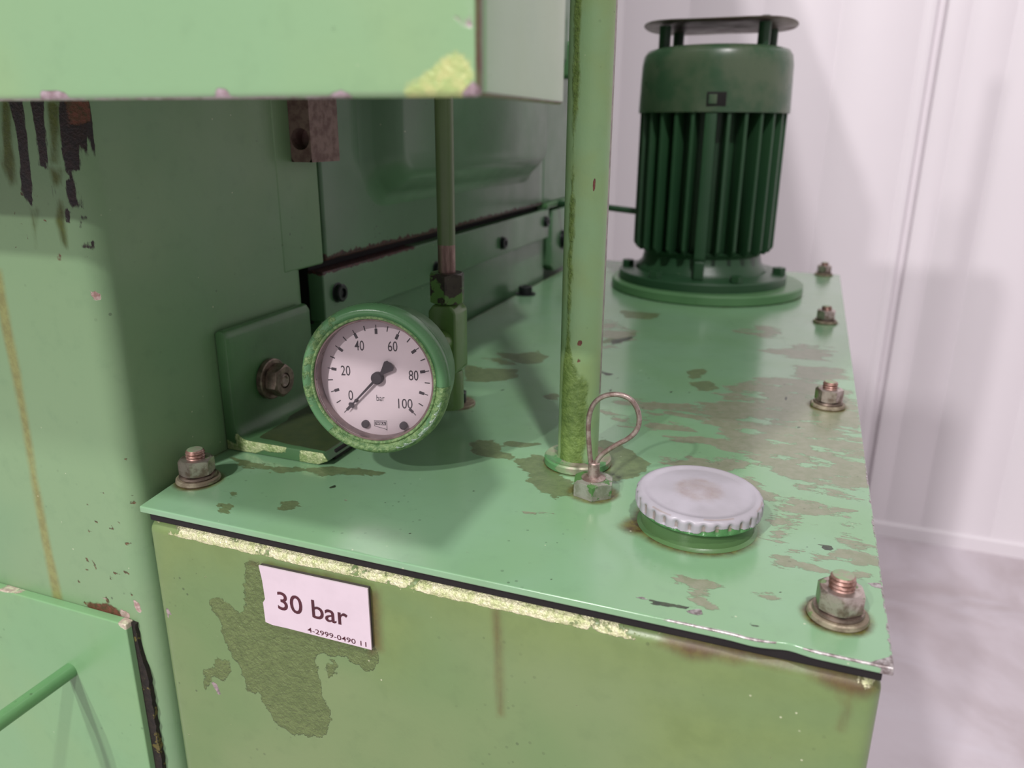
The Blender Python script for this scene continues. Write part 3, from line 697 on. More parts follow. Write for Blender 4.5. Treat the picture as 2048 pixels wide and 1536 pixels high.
ND = [(0.0, 'rusty hex nut and stud at the front left corner of the tank lid', 0.35, 0.0052),
      (0.0, 'large bright hex nut and stud at the front right corner of the tank lid', 0.12, 0.0058),
      (0.0, 'green hex nut on the right lid edge, second from the front', 0.5, 0.0052),
      (0.0, 'hex nut with rusty washer on the right lid edge, third from the front', 0.9, 0.0040),
      (0.0, 'small dull hex nut at the far right corner of the tank lid', 0.2, 0.0040)]
for (x, y), (_, lab, rot, sh) in zip(BOLTS, ND):
    t = thing('lid_nut', lab, 'nut', (x, y, 0.0), 'nuts along the edge of the tank lid')
    c = (x, y, 0)
    MB().lathe([(0.006, 0.0001), (0.0118, 0.0001), (0.0122, 0.0008), (0.0119, 0.0022), (0.0112, 0.0027), (0.0060, 0.0027)], c, 48).build('washer', M_washer, t)
    MB().lathe([(0.0058, 0.0027), (0.0099, 0.0027), (0.0102, 0.0033), (0.0099, 0.0044), (0.0058, 0.0046)], c, 48).build('spring_washer', M_brown, t)
    nut_mb(0.0169, 0.0092, 0.0051, 0.0046, rot, None, c).build('hex_nut', M_steel, t, auto=20)
    MB().lathe(stud_prof(0.0053, 0.0090, 0.0136 + sh), c, 32).build('threaded_stud', M_thread, t)
    MB().lathe([(0.0, 0.0136 + sh - 0.0004), (0.0042, 0.0136 + sh - 0.0003), (0.0042, 0.01375 + sh), (0.0036, 0.0139 + sh), (0, 0.0139 + sh)], c, 24).build('stud_end', M_studtop, t)

t = thing('washer_behind_gauge', 'brownish washer with a dark bolt stub on the lid behind the gauge', 'washer', (-0.2240, 0.488, 0.0), None); c = (-0.2240, 0.488, 0)
MB().lathe([(0.005, 0.0001), (0.0125, 0.0001), (0.0125, 0.0018), (0.012, 0.0022), (0.005, 0.0022)], c, 40).build('washer', M_washer, t)
nut_mb(0.0115, 0.008, 0.003, 0.0022, 0.3, None, c).build('bolt_head', M_dark, t)
t = thing('dark_cap_screw', 'small dark cap screw on the lid beside the machine base', 'screw', (-0.316, 0.881, 0.0)); c = (-0.314, 0.885, 0)
MB().lathe([(0.004, 0.0001), (0.0125, 0.0001), (0.0125, 0.002), (0.0085, 0.0022), (0.0085, 0.0095), (0.0075, 0.0105), (0.004, 0.0105), (0.004, 0.007), (0, 0.007)], c, 32).build('screw_head', M_dark, t)

# ------------------------------------------------------------------ angle bracket on the column
br = thing('angle_bracket', 'thick green steel angle bracket bolted to the column, one leg on the lid', 'bracket', (XS + 0.0005, 0.40, 0.0))
BX, BY0, BY1, TH = XS + 0.0006, 0.3585, 0.4440, 0.0080
prof = [(BX, 0.0002), (BX + 0.066, 0.0002), (BX + 0.0735, 0.0035), (BX + 0.070, 0.0082), (BX + TH + 0.008, 0.0082)]
for k in range(1, 6):
    a = math.radians(270 - 18 * k); prof.append((BX + TH + 0.008 + 0.008 * math.cos(a), 0.0082 + 0.008 + 0.008 * math.sin(a)))
prof += [(BX + TH, 0.0720), (BX + TH - 0.0025, 0.0755), (BX + 0.0025, 0.0762), (BX, 0.0740)]
mb = MB().prism(prof, BY0, BY1, axis=1, bevel=0.0009, seg=2)
M_brk = paint('bracket_paint', srgb(88, 130, 86), srgb(72, 108, 70), 0.35, specks=0.4, peel=0.3, layers=(
    ('cream', srgb(188, 198, 150), 0.34, 0.25, 90, 0.8, 0.05, NOST, 1.8, srgb(140, 164, 104)), ('olive', srgb(52, 66, 40), 0.35, 0.0, 50, 0.6, 0.04, NOST, 0.0, srgb(60, 72, 42))))
bo = mb.build('bracket_angle', M_brk, br)
# slice it finely enough for its wear marks

bm = bmesh.new(); bm.from_mesh(bo.data)
for ax, lo, hi, n in ((0, 0.008, 0.074, 26), (1, BY0 - 0.4, BY1 - 0.4, 22), (2, 0.008, 0.076, 14)):
    for k in range(1, n):
        co = [0, 0, 0]; co[ax] = lo + (hi - lo) * k / n; no = [0, 0, 0]; no[ax] = 1
        bmesh.ops.bisect_plane(bm, geom=bm.verts[:] + bm.edges[:] + bm.faces[:], plane_co=co, plane_no=no)
bm.to_mesh(bo.data); bm.free()
V = np.array([v.co[:] for v in bo.data.vertices]) + np.array(br.location)
fr_c = poly_field(V[:, [0, 2]], world_polys([[(448, 870), (470, 868), (540, 880), (575, 890), (568, 905), (520, 905), (460, 905), (440, 895)], [(598, 902), (630, 896), (662, 900), (668, 930), (640, 935), (600, 925)]], 1, BY0), 0.003) * (V[:, 1] < BY0 + 0.0008)
ol_c = poly_field(V[:, [0, 1]], world_polys([[(515, 875), (575, 840), (600, 800), (650, 795), (800, 830), (800, 900), (660, 905), (600, 893)]], 2, 0.0082), 0.003) * (V[:, 2] < 0.0085) * (V[:, 2] > 0.0078)
for an, arr in (('cream', fr_c), ('olive', ol_c)):
    at = bo.data.attributes.new(an, 'FLOAT', 'POINT'); at.data.foreach_set('value', arr.astype(np.float32))
MB().rbox((BX + 0.0665, BY0 + 0.0095, 0.0004), (BX + 0.0725, BY1 + 0.02, 0.0068), 0.0015).build('edge_shade', M_black, br)  # black bar stands in for the shade along the leg's edge
nt_ = thing('bracket_nut', 'brown hex nut with washer on the upright leg of the angle bracket', 'nut', (BX + TH + 0.0002, 0.3940, 0.0370)); c = (BX + TH + 0.0002, 0.3940, 0.0370)
MB().lathe([(0.006, 0), (0.0125, 0), (0.0132, 0.0006), (0.0132, 0.0036), (0.0125, 0.0042), (0.006, 0.0042)], c, 48, MX).build('washer', M_brown, nt_)
nut_mb(0.0185, 0.0085, 0.0050, 0.0042, 0.30, MX, c).build('hex_nut', M_brown, nt_, auto=20)
MB().lathe([(0.0046, 0.006), (0.0046, 0.0118), (0.0038, 0.0128), (0.0030, 0.0128), (0.0022, 0.0118), (0, 0.0118)], c, 32, MX).build('bolt_end', M_wire, nt_)

# ------------------------------------------------------------------ tall pipe, dipstick, filler cap
PX, PY, PR = -0.114, 0.419, 0.0120
pipe = thing('tall_pipe', 'thick upright green pipe standing on the tank lid in a round collar', 'pipe', (PX, PY, 0.0))
mb = MB(); zs = np.concatenate([np.arange(0.004, 0.36, 0.0035), [0.45, 0.6, 0.9, 1.2]])
mb.lathe([(PR, z) for z in zs], (PX, PY, 0), 56)
cam_a = math.atan2(0 - PY, 0 - PX)


def pang(V): return (np.arctan2(V[:, 1] - PY, V[:, 0] - PX) - cam_a + np.pi) % (2 * np.pi) - np.pi     # 0 faces the viewer, + to the viewer's right


pw = {'rough': lambda V: 0.8 * np.clip(1 - np.abs(pang(V) + 0.25) / 1.3, 0, 1) * np.clip((0.075 - V[:, 2]) / 0.02, 0, 1) + 0.62 * np.clip(1 - np.abs(pang(V) + 0.7) / 0.5, 0, 1),
      'metal': lambda V: 0.60 * (np.abs(pang(V) - 1.28) < 0.18) * (V[:, 2] > 0.045) + 0.6 * (V[:, 2] < 0.0065),  # painted grey highlight down the right edge; bare metal at the foot
      'rust': lambda V: np.maximum.reduce([np.exp(-((pang(V) - a) / 0.10) ** 2 - ((V[:, 2] - z) / s) ** 2) * 0.9 for a, z, s in ((0.3, 0.1635, 0.004), (-0.05, 0.078, 0.0022), (-0.15, 0.078, 0.0018), (-0.1, 0.068, 0.003), (1.1, 0.285, 0.009))])}
mb.build('pipe_tube', M_pipe, pipe, wear=pw, auto=60)
MB().lathe([(0.0122, 0.0001), (0.0192, 0.0001), (0.0200, 0.0008), (0.0200, 0.0042), (0.0192, 0.0052), (0.0165, 0.0044), (0.0140, 0.0040), (0.0122, 0.0048)], (PX, PY, 0), 64).build('collar', metal_mat('collar_mix', srgb(136, 160, 120), srgb(150, 140, 124), 0.32, 0.3, 60, srgb(84, 132, 84), 0.55), pipe)
MB().lathe([(0.0035, 0.0), (0.0035, 0.003), (0.0025, 0.004), (0, 0.004)], (PX + PR * math.cos(cam_a + 1.5), PY + PR * math.sin(cam_a + 1.5), 0.312), 20, Vector((0, 0, 1)).rotation_difference(Vector((math.cos(cam_a + 1.5), math.sin(cam_a + 1.5), 0))).to_matrix()).build('side_screw', M_brown, pipe)

DX, DY = -0.0947, 0.3827
dip = thing('dipstick', 'bent wire loop dipstick in a hex plug between pipe and filler cap', 'dipstick', (DX, DY, 0.0)); c = (DX, DY, 0)
nut_mb(0.0205, 0.0088, 0.003, 0.0001, 0.20, None, c, both=False).build('hex_plug', M_hexp, dip, auto=20)
MB().lathe([(0.0067, 0.0087), (0.0067, 0.0094), (0.0056, 0.0098), (0.0036, 0.0104), (0.0033, 0.0116), (0.0032, 0.0178), (0.0027, 0.0184), (0, 0.0184)], c, 32).build('ferrule', M_wire, dip)
lp = [(1184, 950), (1182, 930), (1179, 900), (1177, 870), (1177, 845), (1181, 822), (1190, 805), (1204, 794), (1222, 789), (1242, 790), (1260, 798), (1272, 813), (1278, 832), (1277, 851), (1269, 866), (1255, 878), (1236, 888), (1216, 900), (1202, 911), (1194, 923), (1191, 936), (1190, 950)]
P_ = [Vector(pl(u, v, 1, DY)) for u, v in lp]; P_[0] = Vector((DX - 0.0009, DY, 0.012)); P_[-1] = Vector((DX + 0.0011, DY, 0.012))
sm = []
for i in range(len(P_) - 1):
    p0, p1, p2, p3 = P_[max(i - 1, 0)], P_[i], P_[i + 1], P_[min(i + 2, len(P_) - 1)]
    for k in range(5):
        t_ = k / 5; sm.append(0.5 * ((2 * p1) + (p2 - p0) * t_ + (2 * p0 - 5 * p1 + 4 * p2 - p3) * t_ ** 2 + (3 * p1 - p0 - 3 * p2 + p3) * t_ ** 3))
sm.append(P_[-1])
MB().tube(sm, 0.0014, 14).build('wire_loop', M_wire, dip)

FX, FY = -0.0362, 0.3672
cap = thing('filler_cap', 'round silver fluted filler cap on a green neck near the lid front', 'cap', (FX, FY, 0.0)); c = (FX, FY, 0)
MB().lathe([(0.0300, 0.0001), (0.0292, 0.0006), (0.0283, 0.0014), (0.0281, 0.0105), (0.0270, 0.0115), (0.02, 0.0115)], c, 72).build('filler_neck', paint('neck_paint', srgb(88, 124, 82), srgb(78, 110, 66), 0.3, specks=0.4), cap)
tilt = Matrix.Rotation(math.radians(2.0), 3, 'X') @ Matrix.Rotation(math.radians(1.0), 3, 'Y')


def flute(a, r, z):
    if r < 0.0285 or z > 0.0078: return r
    w = 0.5 + 0.5 * math.cos(a * 30); lowr = max(0.0, min(1.0, (0.0070 - z) / 0.0016)) * max(0.0, min(1.0, (z - 0.0006) / 0.0012))
    return r - 0.0016 * (1 - w) ** 2.2 * lowr


prof = [(0.0275, 0.0), (0.0300, -0.0004), (0.0310, 0.0002), (0.0314, 0.0008), (0.0315, 0.0016), (0.0315, 0.0026), (0.0315, 0.0038), (0.0315, 0.0050), (0.0315, 0.0058), (0.0312, 0.0066), (0.0304, 0.0075), (0.0290, 0.0081), (0.0272, 0.0081), (0.0262, 0.0076), (0.0240, 0.0078), (0.018, 0.0085), (0.010, 0.0089), (0.004, 0.0092), (0, 0.0093)]
capm = Matrix.Identity(3) @ tilt
mat_cap = paint('cap_paint', srgb(172, 168, 176), srgb(158, 154, 160), 0.36, specks=0.5, peel=0.1, layers=(
    ('green', srgb(80, 132, 80), 0.3, 0.0, 90, 1.4, 0.03, NOST, 0.3, srgb(72, 118, 70)), ('brown', srgb(150, 134, 122), 0.45, 0.1, 90, 0.7, 0.35, (1, 1, 1), 0, srgb(140, 120, 112))), big=30)
_bs = [n for n in mat_cap.node_tree.nodes if n.type == 'BSDF_PRINCIPLED'][0]


def cgreen(V):
    d = V - np.array([FX, FY, 0.0104]); a = np.arctan2(d[:, 1], d[:, 0]); a0 = math.atan2(-FY, -FX); da = (a - a0 + np.pi) % (2 * np.pi) - np.pi
    r = np.hypot(d[:, 0], d[:, 1]); top = 0.0000 + 0.0030 * np.exp(-((da - 0.42) / 0.30) ** 2) + 0.0008 * np.exp(-((da + 0.5) / 0.5) ** 2)
    return np.clip(0.5 + (top - d[:, 2]) / 0.003, 0, 1) * (r > 0.024)


def cbrown(V):
    d = np.hypot(V[:, 0] - FX, V[:, 1] - FY); z = V[:, 2] - 0.0104
    return np.maximum(0.48 * (d < 0.017) * (z > 0.0075), 0.60 * (d > 0.027) * (d < 0.0306) * (z < 0.007) * (z > 0.001))


MB().lathe(prof, (FX, FY, 0.0104), 300, capm, rfun=flute).build('fluted_cap', mat_cap, cap, wear={'green': cgreen, 'brown': cbrown}, auto=60)

# ------------------------------------------------------------------ name plate
plate = thing('name_plate', 'white plastic name plate reading 30 bar on the tank front', 'sign', (-0.2085, TY, -0.0355))
plc = [tuple(pl(u, v, 1, 0.2785)[[0, 2]]) for u, v in ((517, 1131), (735, 1178), (743, 1300), (576, 1257), (545, 1250), (531, 1244), (526, 1205), (530, 1198), (524, 1160))]
ins = lambda pg, k: [((x - sum(p[0] for p in pg) / len(pg)) * k + sum(p[0] for p in pg) / len(pg), (z - sum(p[1] for p in pg) / len(pg)) * k + sum(p[1] for p in pg) / len(pg)) for x, z in pg]
MB().prism(plc, 0.2785, 0.2793, axis=1).build('plate_face', M_plate, plate)
MB().prism(ins(plc, 0.995), 0.27931, 0.2812, axis=1).build('plate_core', M_plate_in, plate)


def text_mesh(name, s, mat, parent, x0, x1, h, z0, place, offset=0.0, font_space=1.0):
    """flat lettering as a mesh stretched to the box x0..x1 wide and h high, baseline at z0; place maps (x, z) to parent space"""
    cu = bpy.data.curves.new('tmp', 'FONT'); cu.body = s; cu.offset = offset; cu.space_character = font_space; cu.resolution_u = 4
    ob = bpy.data.objects.new('tmp', cu); COL.objects.link(ob)
    bpy.context.view_layer.update()
    me = bpy.data.meshes.new_from_object(ob.evaluated_get(bpy.context.evaluated_depsgraph_get()))
    bpy.data.objects.remove(ob)
    co = np.array([v.co[:] for v in me.vertices]); mx = co[:, 0].max(); mn = co[:, 0].min()
    ref = 0.70    # digit height of the built-in font at size 1
    for v in me.vertices:
        v.co = place(x0 + (v.co.x - mn) / (mx - mn) * (x1 - x0), z0 + v.co.y / ref * h)
    me.materials.clear(); me.materials.append(mat); me.name = name
    o = bpy.data.objects.new(name, me); COL.objects.link(o); o.parent = parent
    return o


pc = np.array(plate.location)
A, B = pl(557, 1222, 1, 0.2784), pl(696, 1246, 1, 0.2784)
tp_ = lambda x, z: Vector((x - pc[0], 0.27838 - pc[1], z - pc[2]))
hh = abs(pl(585, 1189, 1, 0.2784)[2] - pl(585, 1226, 1, 0.2784)[2])
slope = 0.0
text_mesh('main_lettering', '30 bar', M_maroon, plate, A[0], B[0], 0.0104, (A[2] + B[2]) / 2 - 0.0003, tp_, 0.010)
A2, B2 = pl(616, 1271, 1, 0.2784), pl(733, 1296, 1, 0.2784)
text_mesh('small_lettering', '4-2999-0490 11', M_maroon, plate, A2[0], B2[0], 0.0028, (A2[2] + B2[2]) / 2 + 0.0014, tp_, 0.004)

# ------------------------------------------------------------------ pressure gauge
GN = Vector((0.19, -0.975, 0.075)).normalized()
gx = Vector((0, 0, 1)).cross(GN).normalized(); gy = GN.cross(gx)
rotg = Matrix.Rotation(math.radians(1.5), 3, GN); gx = rotg @ gx; gy = rotg @ gy
GC = Vector((-0.2110, 0.3489, 0.0606))
ga = thing('pressure_gauge', 'round green pressure gauge with white dial reading near zero', 'gauge', GC)
ga.rotation_euler = Matrix(((gx[0], gy[0], GN[0]), (gx[1], gy[1], GN[1]), (gx[2], gy[2], GN[2]))).to_euler()
RB, RD = 0.0420, 0.0341
bez = MB().lathe([(RD - 0.0002, -0.0100), (RD - 0.0002, -0.0010), (RD + 0.0004, -0.0002), (RD + 0.0012, -0.0004), (RD + 0.0016, -0.0012), (RD + 0.0026, -0.0002), (RD + 0.0040, 0.0006), (RD + 0.0054, 0.0002), (RB - 0.0012, -0.0016), (RB - 0.0002, -0.0040), (RB, -0.0075), (RB - 0.0006, -0.0098), (RB - 0.0030, -0.0104), (RB - 0.0034, -0.0120)], n=96, caps=False)


def bzr(V):
    a = np.degrees(np.arctan2(V[:, 1], V[:, 0])) % 360
    rr = np.hypot(V[:, 0], V[:, 1])
    return np.maximum(np.clip(((a > 225) & (a < 360)) * 0.66 + ((a > 120) & (a < 205)) * 0.5, 0, 1) * (V[:, 2] > -0.009) * (rr > RD + 0.0015), 0.8 * (rr < RD + 0.0013))


def bzm(V):
    a = np.degrees(np.arctan2(V[:, 1], V[:, 0])) % 360
    return ((a > 285) & (a < 345)) * (V[:, 2] > -0.001) * (np.hypot(V[:, 0], V[:, 1]) > RD + 0.004) * 0.62 + ((a > 150) & (a < 158)) * 0.5 * (np.hypot(V[:, 0], V[:, 1]) > RD + 0.004)


bez.build('bezel', M_bezel, ga, local=True, wear={'rough': bzr, 'metal': bzm}, auto=70)
MB().lathe([(RD - 0.0003, -0.0016), (RD - 0.0012, -0.0016), (RD - 0.0014, -0.0022), (RD - 0.0010, -0.0104)], n=96, caps=False).build('inner_ring', metal_mat('ring_steel', srgb(140, 120, 116), srgb(110, 92, 92), 0.3, 0.4, 60), ga, local=True)
MB().lathe([(0.0385, -0.0104), (0.0366, -0.0125), (0.0372, -0.0140), (0.0372, -0.0360), (0.0360, -0.0385), (0.0330, -0.0395), (0.0120, -0.0398)], n=80).build('gauge_case', paint('case_paint', srgb(96, 136, 96), srgb(92, 132, 90), 0.3, specks=0.4), ga, local=True)
MB().lathe([(0, -0.0106), (RD - 0.0002, -0.0106), (RD - 0.0002, -0.0100), (0, -0.0100)], n=80, smooth=False).build('dial_face', M_cream, ga, local=True)
MB().lathe([(RD - 0.0014, -0.0022), (RD - 0.0014, -0.0019), (0.020, -0.0012), (0.010, -0.0009), (0, -0.0008)], n=80).build('glass', M_glass, ga, local=True)
ZD = -0.00994
gp = lambda x, y: Vector((x, y, ZD))
RS = RD * 0.915
ticks = MB()
for v in range(0, 101, 5):
    a = math.radians(225 - 2.7 * v); ca, sa = math.cos(a), math.sin(a)
    segs = [(0.85, 0.945, 0.010)] if v % 10 else [(0.78, 0.875, 0.026), (0.875, 0.945, 0.008)]
    for r0, r1, w in segs:
        q = []
        for rr, ww in ((r0, w), (r1, w), (r1, -w), (r0, -w)): q.append((rr * RS * ca - ww * RS * sa, rr * RS * sa + ww * RS * ca, ZD))
        ticks.add(q, [(3, 2, 1, 0)])
tk = ticks.build('scale_marks', M_ink, ga, local=True)
for s, x, y in (('0', -0.53, -0.34), ('20', -0.60, 0.11), ('40', -0.32, 0.57), ('60', 0.29, 0.57), ('80', 0.65, 0.06), ('100', 0.48, -0.46)):
    x *= RS; y *= RS; hN = 0.18 * RS; wN = 0.088 * RS * len(s)
    text_mesh('numeral', s, M_ink, ga, x - wN / 2, x + wN / 2, hN, y - hN / 2, gp, 0.004)
text_mesh('unit_lettering', 'bar', M_ink, ga, -0.05 * RS, 0.10 * RS, 0.115 * RS, -0.43 * RS, gp, 0.0)
lx0, lx1, ly0, ly1 = -0.115 * RS, 0.125 * RS, -0.90 * RS, -0.79 * RS
lg = MB(); T = 0.010 * RS
for q in ([(lx0, ly0), (lx1 * 0.8, ly0 - 0.055 * RS), (lx1 * 0.8, ly0 - 0.055 * RS + T), (lx0, ly0 + T)], [(lx0, ly1 - T), (lx1, ly1 - T), (lx1, ly1), (lx0, ly1)], [(lx0, ly0), (lx0 + T, ly0), (lx0 + T, ly1), (lx0, ly1)],
          [(lx1 - T, ly0 - 0.075 * RS), (lx1, ly0 - 0.075 * RS), (lx1, ly1), (lx1 - T, ly1)], [(lx1 * 0.75, ly0 - 0.052 * RS), (lx1, ly0 - 0.075 * RS), (lx1, ly0 - 0.055 * RS), (lx1 * 0.75, ly0 - 0.040 * RS)],
          [(lx0 + 0.02 * RS, ly0 + 0.022 * RS), (lx1 - 0.022 * RS, ly0 + 0.022 * RS), (lx1 - 0.022 * RS, ly1 - 0.022 * RS), (lx0 + 0.02 * RS, ly1 - 0.022 * RS)]):
    lg.add([(x, y, ZD) for x, y in q], [(0, 1, 2, 3)])
lg.build('maker_mark', M_ink, ga, local=True)
text_mesh('maker_lettering', 'WIKA', M_cream, ga, lx0 + 0.035 * RS, lx1 - 0.037 * RS, 0.048 * RS, ly0 + 0.030 * RS, lambda x, y: Vector((x, y, ZD + 0.00004)), 0.02)
for dx_, dy_ in ((-0.27, -0.86), (0.44, -0.86)):
    MB().lathe([(0.0022, -0.0100), (0.0022, -0.0082), (0.0016, -0.0077), (0, -0.0077)], (dx_ * RS, dy_ * RS, 0), 20).build('dial_screw', M_ink, ga, local=True)
MB().lathe([(0.0010, -0.0100), (0.0010, -0.0084), (0, -0.0082)], (-0.42 * RS, -0.43 * RS, 0), 12).build('stop_pin', M_ink, ga, local=True)
ang = math.radians(225.5); ca, sa = math.cos(ang), math.sin(ang)
nd = MB(); zt = -0.0080


def nq(pts):
    n = len(pts); vs = [(l * ca - w * sa, l * sa + w * ca, z) for z in (zt, zt + 0.0004) for l, w in pts]
    nd.add(vs, [tuple(reversed(range(n))), tuple(range(n, 2 * n))] + [(i, (i + 1) % n, n + (i + 1) % n, n + i) for i in range(n)])


nq([(0.0, -0.0008), (0.70 * RS, -0.0004), (0.70 * RS, 0.0004), (0.0, 0.0008)])
nq([(0.66 * RS, -0.0005), (0.70 * RS, -0.0019), (0.735 * RS, -0.0017), (0.755 * RS, -0.0004), (0.85 * RS, 0.0), (0.755 * RS, 0.0004), (0.735 * RS, 0.0017), (0.70 * RS, 0.0019), (0.66 * RS, 0.0005)])
nq([(0.0, -0.0012), (0.0, 0.0012), (-0.15 * RS, 0.0012), (-0.32 * RS, 0.0034), (-0.37 * RS, 0.0026), (-0.385 * RS, 0.0), (-0.37 * RS, -0.0026), (-0.32 * RS, -0.0034), (-0.15 * RS, -0.0012)])
nd.build('needle', M_ink, ga, local=True)
MB().lathe([(0.0034, -0.0099), (0.0034, -0.0074), (0.0028, -0.0068), (0.0012, -0.0066), (0, -0.0066)], n=32).build('needle_hub', M_ink, ga, local=True)

# fitting behind the gauge, fed by a thin pipe from the added head above
VX, VY = -0.2140, 0.452
fit = thing('gauge_fitting', 'chipped green elbow fitting with hex nut behind the pressure gauge', 'fitting', (VX, VY, 0.012))
MB().prism([(VX - 0.0095, 0.038), (VX - 0.0095, 0.079), (VX - 0.006, 0.0835), (VX + 0.006, 0.0835), (VX + 0.0098, 0.079), (VX + 0.0098, 0.040), (VX + 0.006, 0.035), (VX - 0.006, 0.035)], VY - 0.010, VY + 0.010, axis=1, bevel=0.0016, seg=3).build('elbow_block', M_fit, fit)
MB().lathe([(0.0098, 0.012), (0.0098, 0.036), (0.009, 0.038)], (VX, VY, 0), 32).build('lower_plug', M_fit, fit)
back = GC + GN * -0.0395
MB().tube([tuple(back), tuple(back.lerp(Vector((VX, VY - 0.008, 0.060)), 0.5)), (VX, VY - 0.008, 0.060)], 0.0080, 24).build('side_stub', M_fit, fit)
nut_mb(0.0205, 0.0195, 0.0058, 0.0838, 0.30, None, (VX, VY, 0)).build('compression_nut', M_hexn, fit, auto=20)
thin = thing('gauge_feed_pipe', 'thin dark green pipe dropping to the gauge fitting, bare at its lower end', 'pipe', (VX, VY, 0.096))
MB().lathe([(0.0056, 0.0950), (0.0056, 0.1210)], (VX, VY, 0), 28).build('bare_end', M_bare, thin)
MB().lathe([(0.0057, 0.1210), (0.0057, 0.2379)], (VX, VY, 0), 28).build('painted_tube', paint('thin_pipe_paint', srgb(92, 112, 72), srgb(84, 104, 66), 0.3, specks=0.4), thin)

# ------------------------------------------------------------------ electric motor
MX0, MY0 = -0.1235, 1.015
mot = thing('electric_motor', 'dark green ribbed electric motor standing at the back of the tank lid', 'motor', (MX0, MY0, 0.0))
FXC = -0.116
MB().lathe([(0.1170, 0.0003), (0.1185, 0.0015), (0.1185, 0.0105), (0.1170, 0.0120), (0.105, 0.0122)], (FXC, MY0, 0), 96).build('mounting_flange', M_green, mot)
MB().lathe([(0.1040, 0.0122), (0.1040, 0.0215), (0.1025, 0.0230), (0.0890, 0.0235), (0.0800, 0.0260)], (FXC - 0.006, MY0, 0), 96).build('motor_flange', M_dgreen, mot)
MB().lathe([(0.0820, 0.0235), (0.0800, 0.030), (0.0740, 0.036), (0.0720, 0.046), (0.0760, 0.052)], (MX0, MY0, 0), 72).build('neck', M_dgreen, mot)
MB().lathe([(0.0600, 0.048), (0.0640, 0.056), (0.0640, 0.218)], (MX0, MY0, 0), 72).build('stator_body', M_dgreen, mot)
camd = math.atan2(-MY0, -MX0)
nf = 27; fin0 = None
for k in range(nf):
    wide = (k == 0)
    if wide: continue
    if fin0 is None:
        fin0 = MB().prism([(0.0620, 0.0600), (0.0700, 0.0520), (0.0810, 0.0500), (0.0860, 0.0570), (0.0860, 0.2120), (0.0620, 0.2120)], -0.0021, 0.0021, axis=1, bevel=0.0009, seg=2).build('cooling_fin', M_dgreen, mot, local=True); q = fin0
    else: q = fin0.copy(); COL.objects.link(q); q.parent = mot
    q.rotation_euler = (0, 0, camd - 0.02 + 2 * math.pi * k / nf)
for s in (0,):
    q = MB().prism([(0.0705, 0.0520), (0.0850, 0.0450), (0.0870, 0.0500), (0.0870, 0.2110), (0.0705, 0.2110)], -0.0065, 0.0065, axis=1, bevel=0.0012, seg=2).build('wide_rib', M_dgreen, mot, local=True)
    q.rotation_euler = (0, 0, camd - 0.02 + s * math.pi)
cw_ = MB().lathe([(0.0872, 0.2118), (0.0880, 0.2112), (0.0885, 0.2130), (0.0868, 0.2640), (0.0850, 0.2745), (0.0810, 0.2800), (0.0740, 0.2820), (0.0, 0.2825)], (MX0, MY0, 0), 96)
cw_.build('fan_cowl', M_cowl, mot, auto=60)
sl = camd + 0.03
for nm, mt, w, h_, rr in (('cowl_slot', M_black, 0.0105, 0.0075, 0.0885), ('slot_tab', M_cowl, 0.0045, 0.0050, 0.0897)):
    q = MB().rbox((rr - 0.002, -w, 0.2245 - h_), (rr, w, 0.2245 + h_), 0.0006).build(nm, mt, mot, local=True)
    q.rotation_euler = (0, 0, sl if nm == 'cowl_slot' else sl - 0.045)
for a in (camd - 1.17, camd - 2.32, camd + 0.82, camd + 1.97):
    px_, py_ = MX0 + 0.066 * math.cos(a), MY0 + 0.066 * math.sin(a)
    MB().lathe([(0.0068, 0.2815), (0.0068, 0.3060), (0.0, 0.3060)], (px_, py_, 0), 20).build('standoff', M_dgreen, mot)
    nut_mb(0.010, 0.0045, 0.001, 0.3080, 0.1, None, (px_, py_, 0)).build('standoff_nut', M_dgreen, mot)
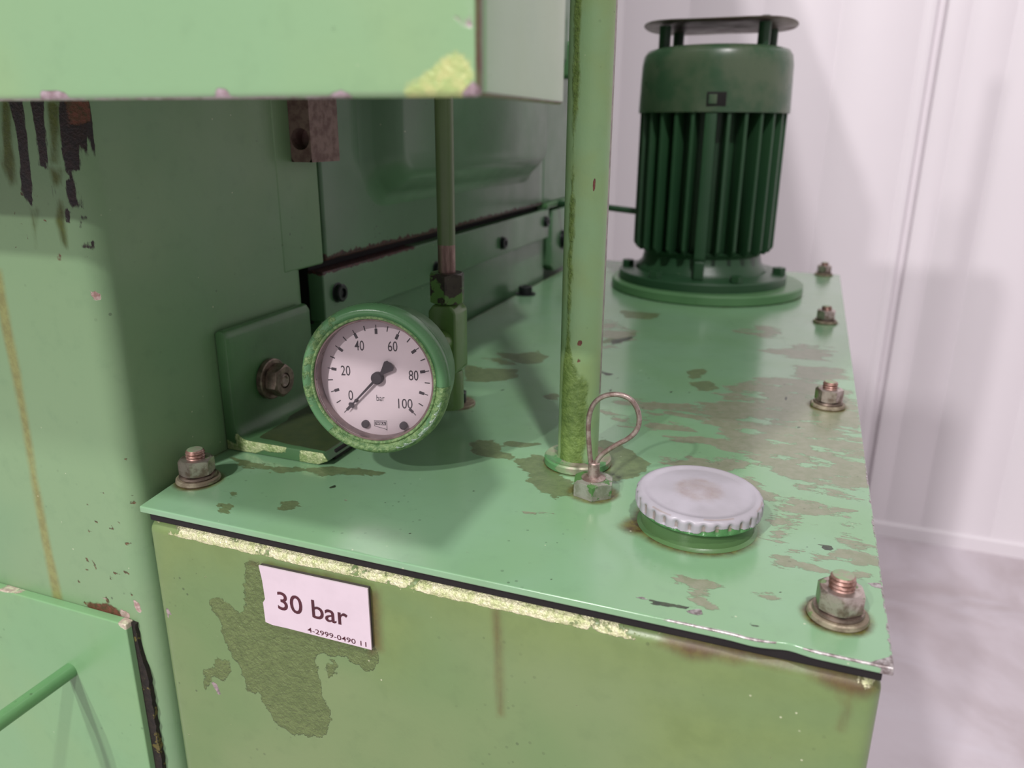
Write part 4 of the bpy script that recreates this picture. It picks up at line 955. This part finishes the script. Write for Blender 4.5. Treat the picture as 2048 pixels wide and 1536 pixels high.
dm = MB(); prof = [(0.0, 0.3062), (0.055, 0.3064), (0.0870, 0.3068), (0.0874, 0.3074), (0.0870, 0.3080), (0.055, 0.3080), (0.0, 0.3082)]
dm.lathe(prof, (MX0, MY0, 0), 72)
dm.v = [(x, y, z - 0.0016 * math.sin(3 * math.atan2(y - MY0, x - MX0)) * (math.hypot(x - MX0, y - MY0) / 0.087) ** 2) for x, y, z in dm.v]
dm.build('rain_disc', M_disc, mot, auto=60)
for k in range(6):
    a = camd + 0.45 + k * math.pi / 3
    nut_mb(0.014, 0.008, 0.002, 0.0232, 0.3, None, (FXC - 0.006 + 0.094 * math.cos(a), MY0 + 0.094 * math.sin(a), 0)).build('flange_bolt', M_dgreen, mot)
    a += 0.25
MB().rbox((0.0700, -0.0060, 0.0240), (0.0880, 0.0060, 0.0460), 0.002).build('drain_boss', M_dgreen, mot, local=True).rotation_euler = (0, 0, camd - 0.02)
MB().tube([(MX0 - 0.086, MY0, 0.0925), (-0.26, MY0 + 0.002, 0.0965), (-0.29, MY0 + 0.01, 0.097), (-0.3205, MY0 + 0.02, 0.0972)], 0.0040, 14).build('motor_cable', M_dgreen, mot)
bpy.context.view_layer.update()
# small pieces that belong to a part hang one level deeper (parts sit at their thing's origin, so nothing moves)
def under(root, kid, part):
    kids = [o for o in root.children if o.name.split('.')[0] == kid]; ps = [o for o in root.children if o.name.split('.')[0] == part]
    for i, k_ in enumerate(sorted(kids, key=lambda o: o.name)): k_.parent = sorted(ps, key=lambda o: o.name)[min(i, len(ps) - 1)]


under(mot, 'cowl_slot', 'fan_cowl'); under(mot, 'slot_tab', 'fan_cowl'); under(mot, 'standoff_nut', 'standoff')
under(ga, 'needle_hub', 'needle')
for nm in ('scale_marks', 'numeral', 'unit_lettering', 'maker_mark', 'dial_screw', 'stop_pin'):
    under(ga, nm, 'dial_face')
for k_ in [o for o in ga.children if o.name.split('.')[0] in ('maker_lettering',)]: k_.parent = [o for o in bpy.data.objects if o.name == 'dial_face'][0]
bpy.context.view_layer.update()
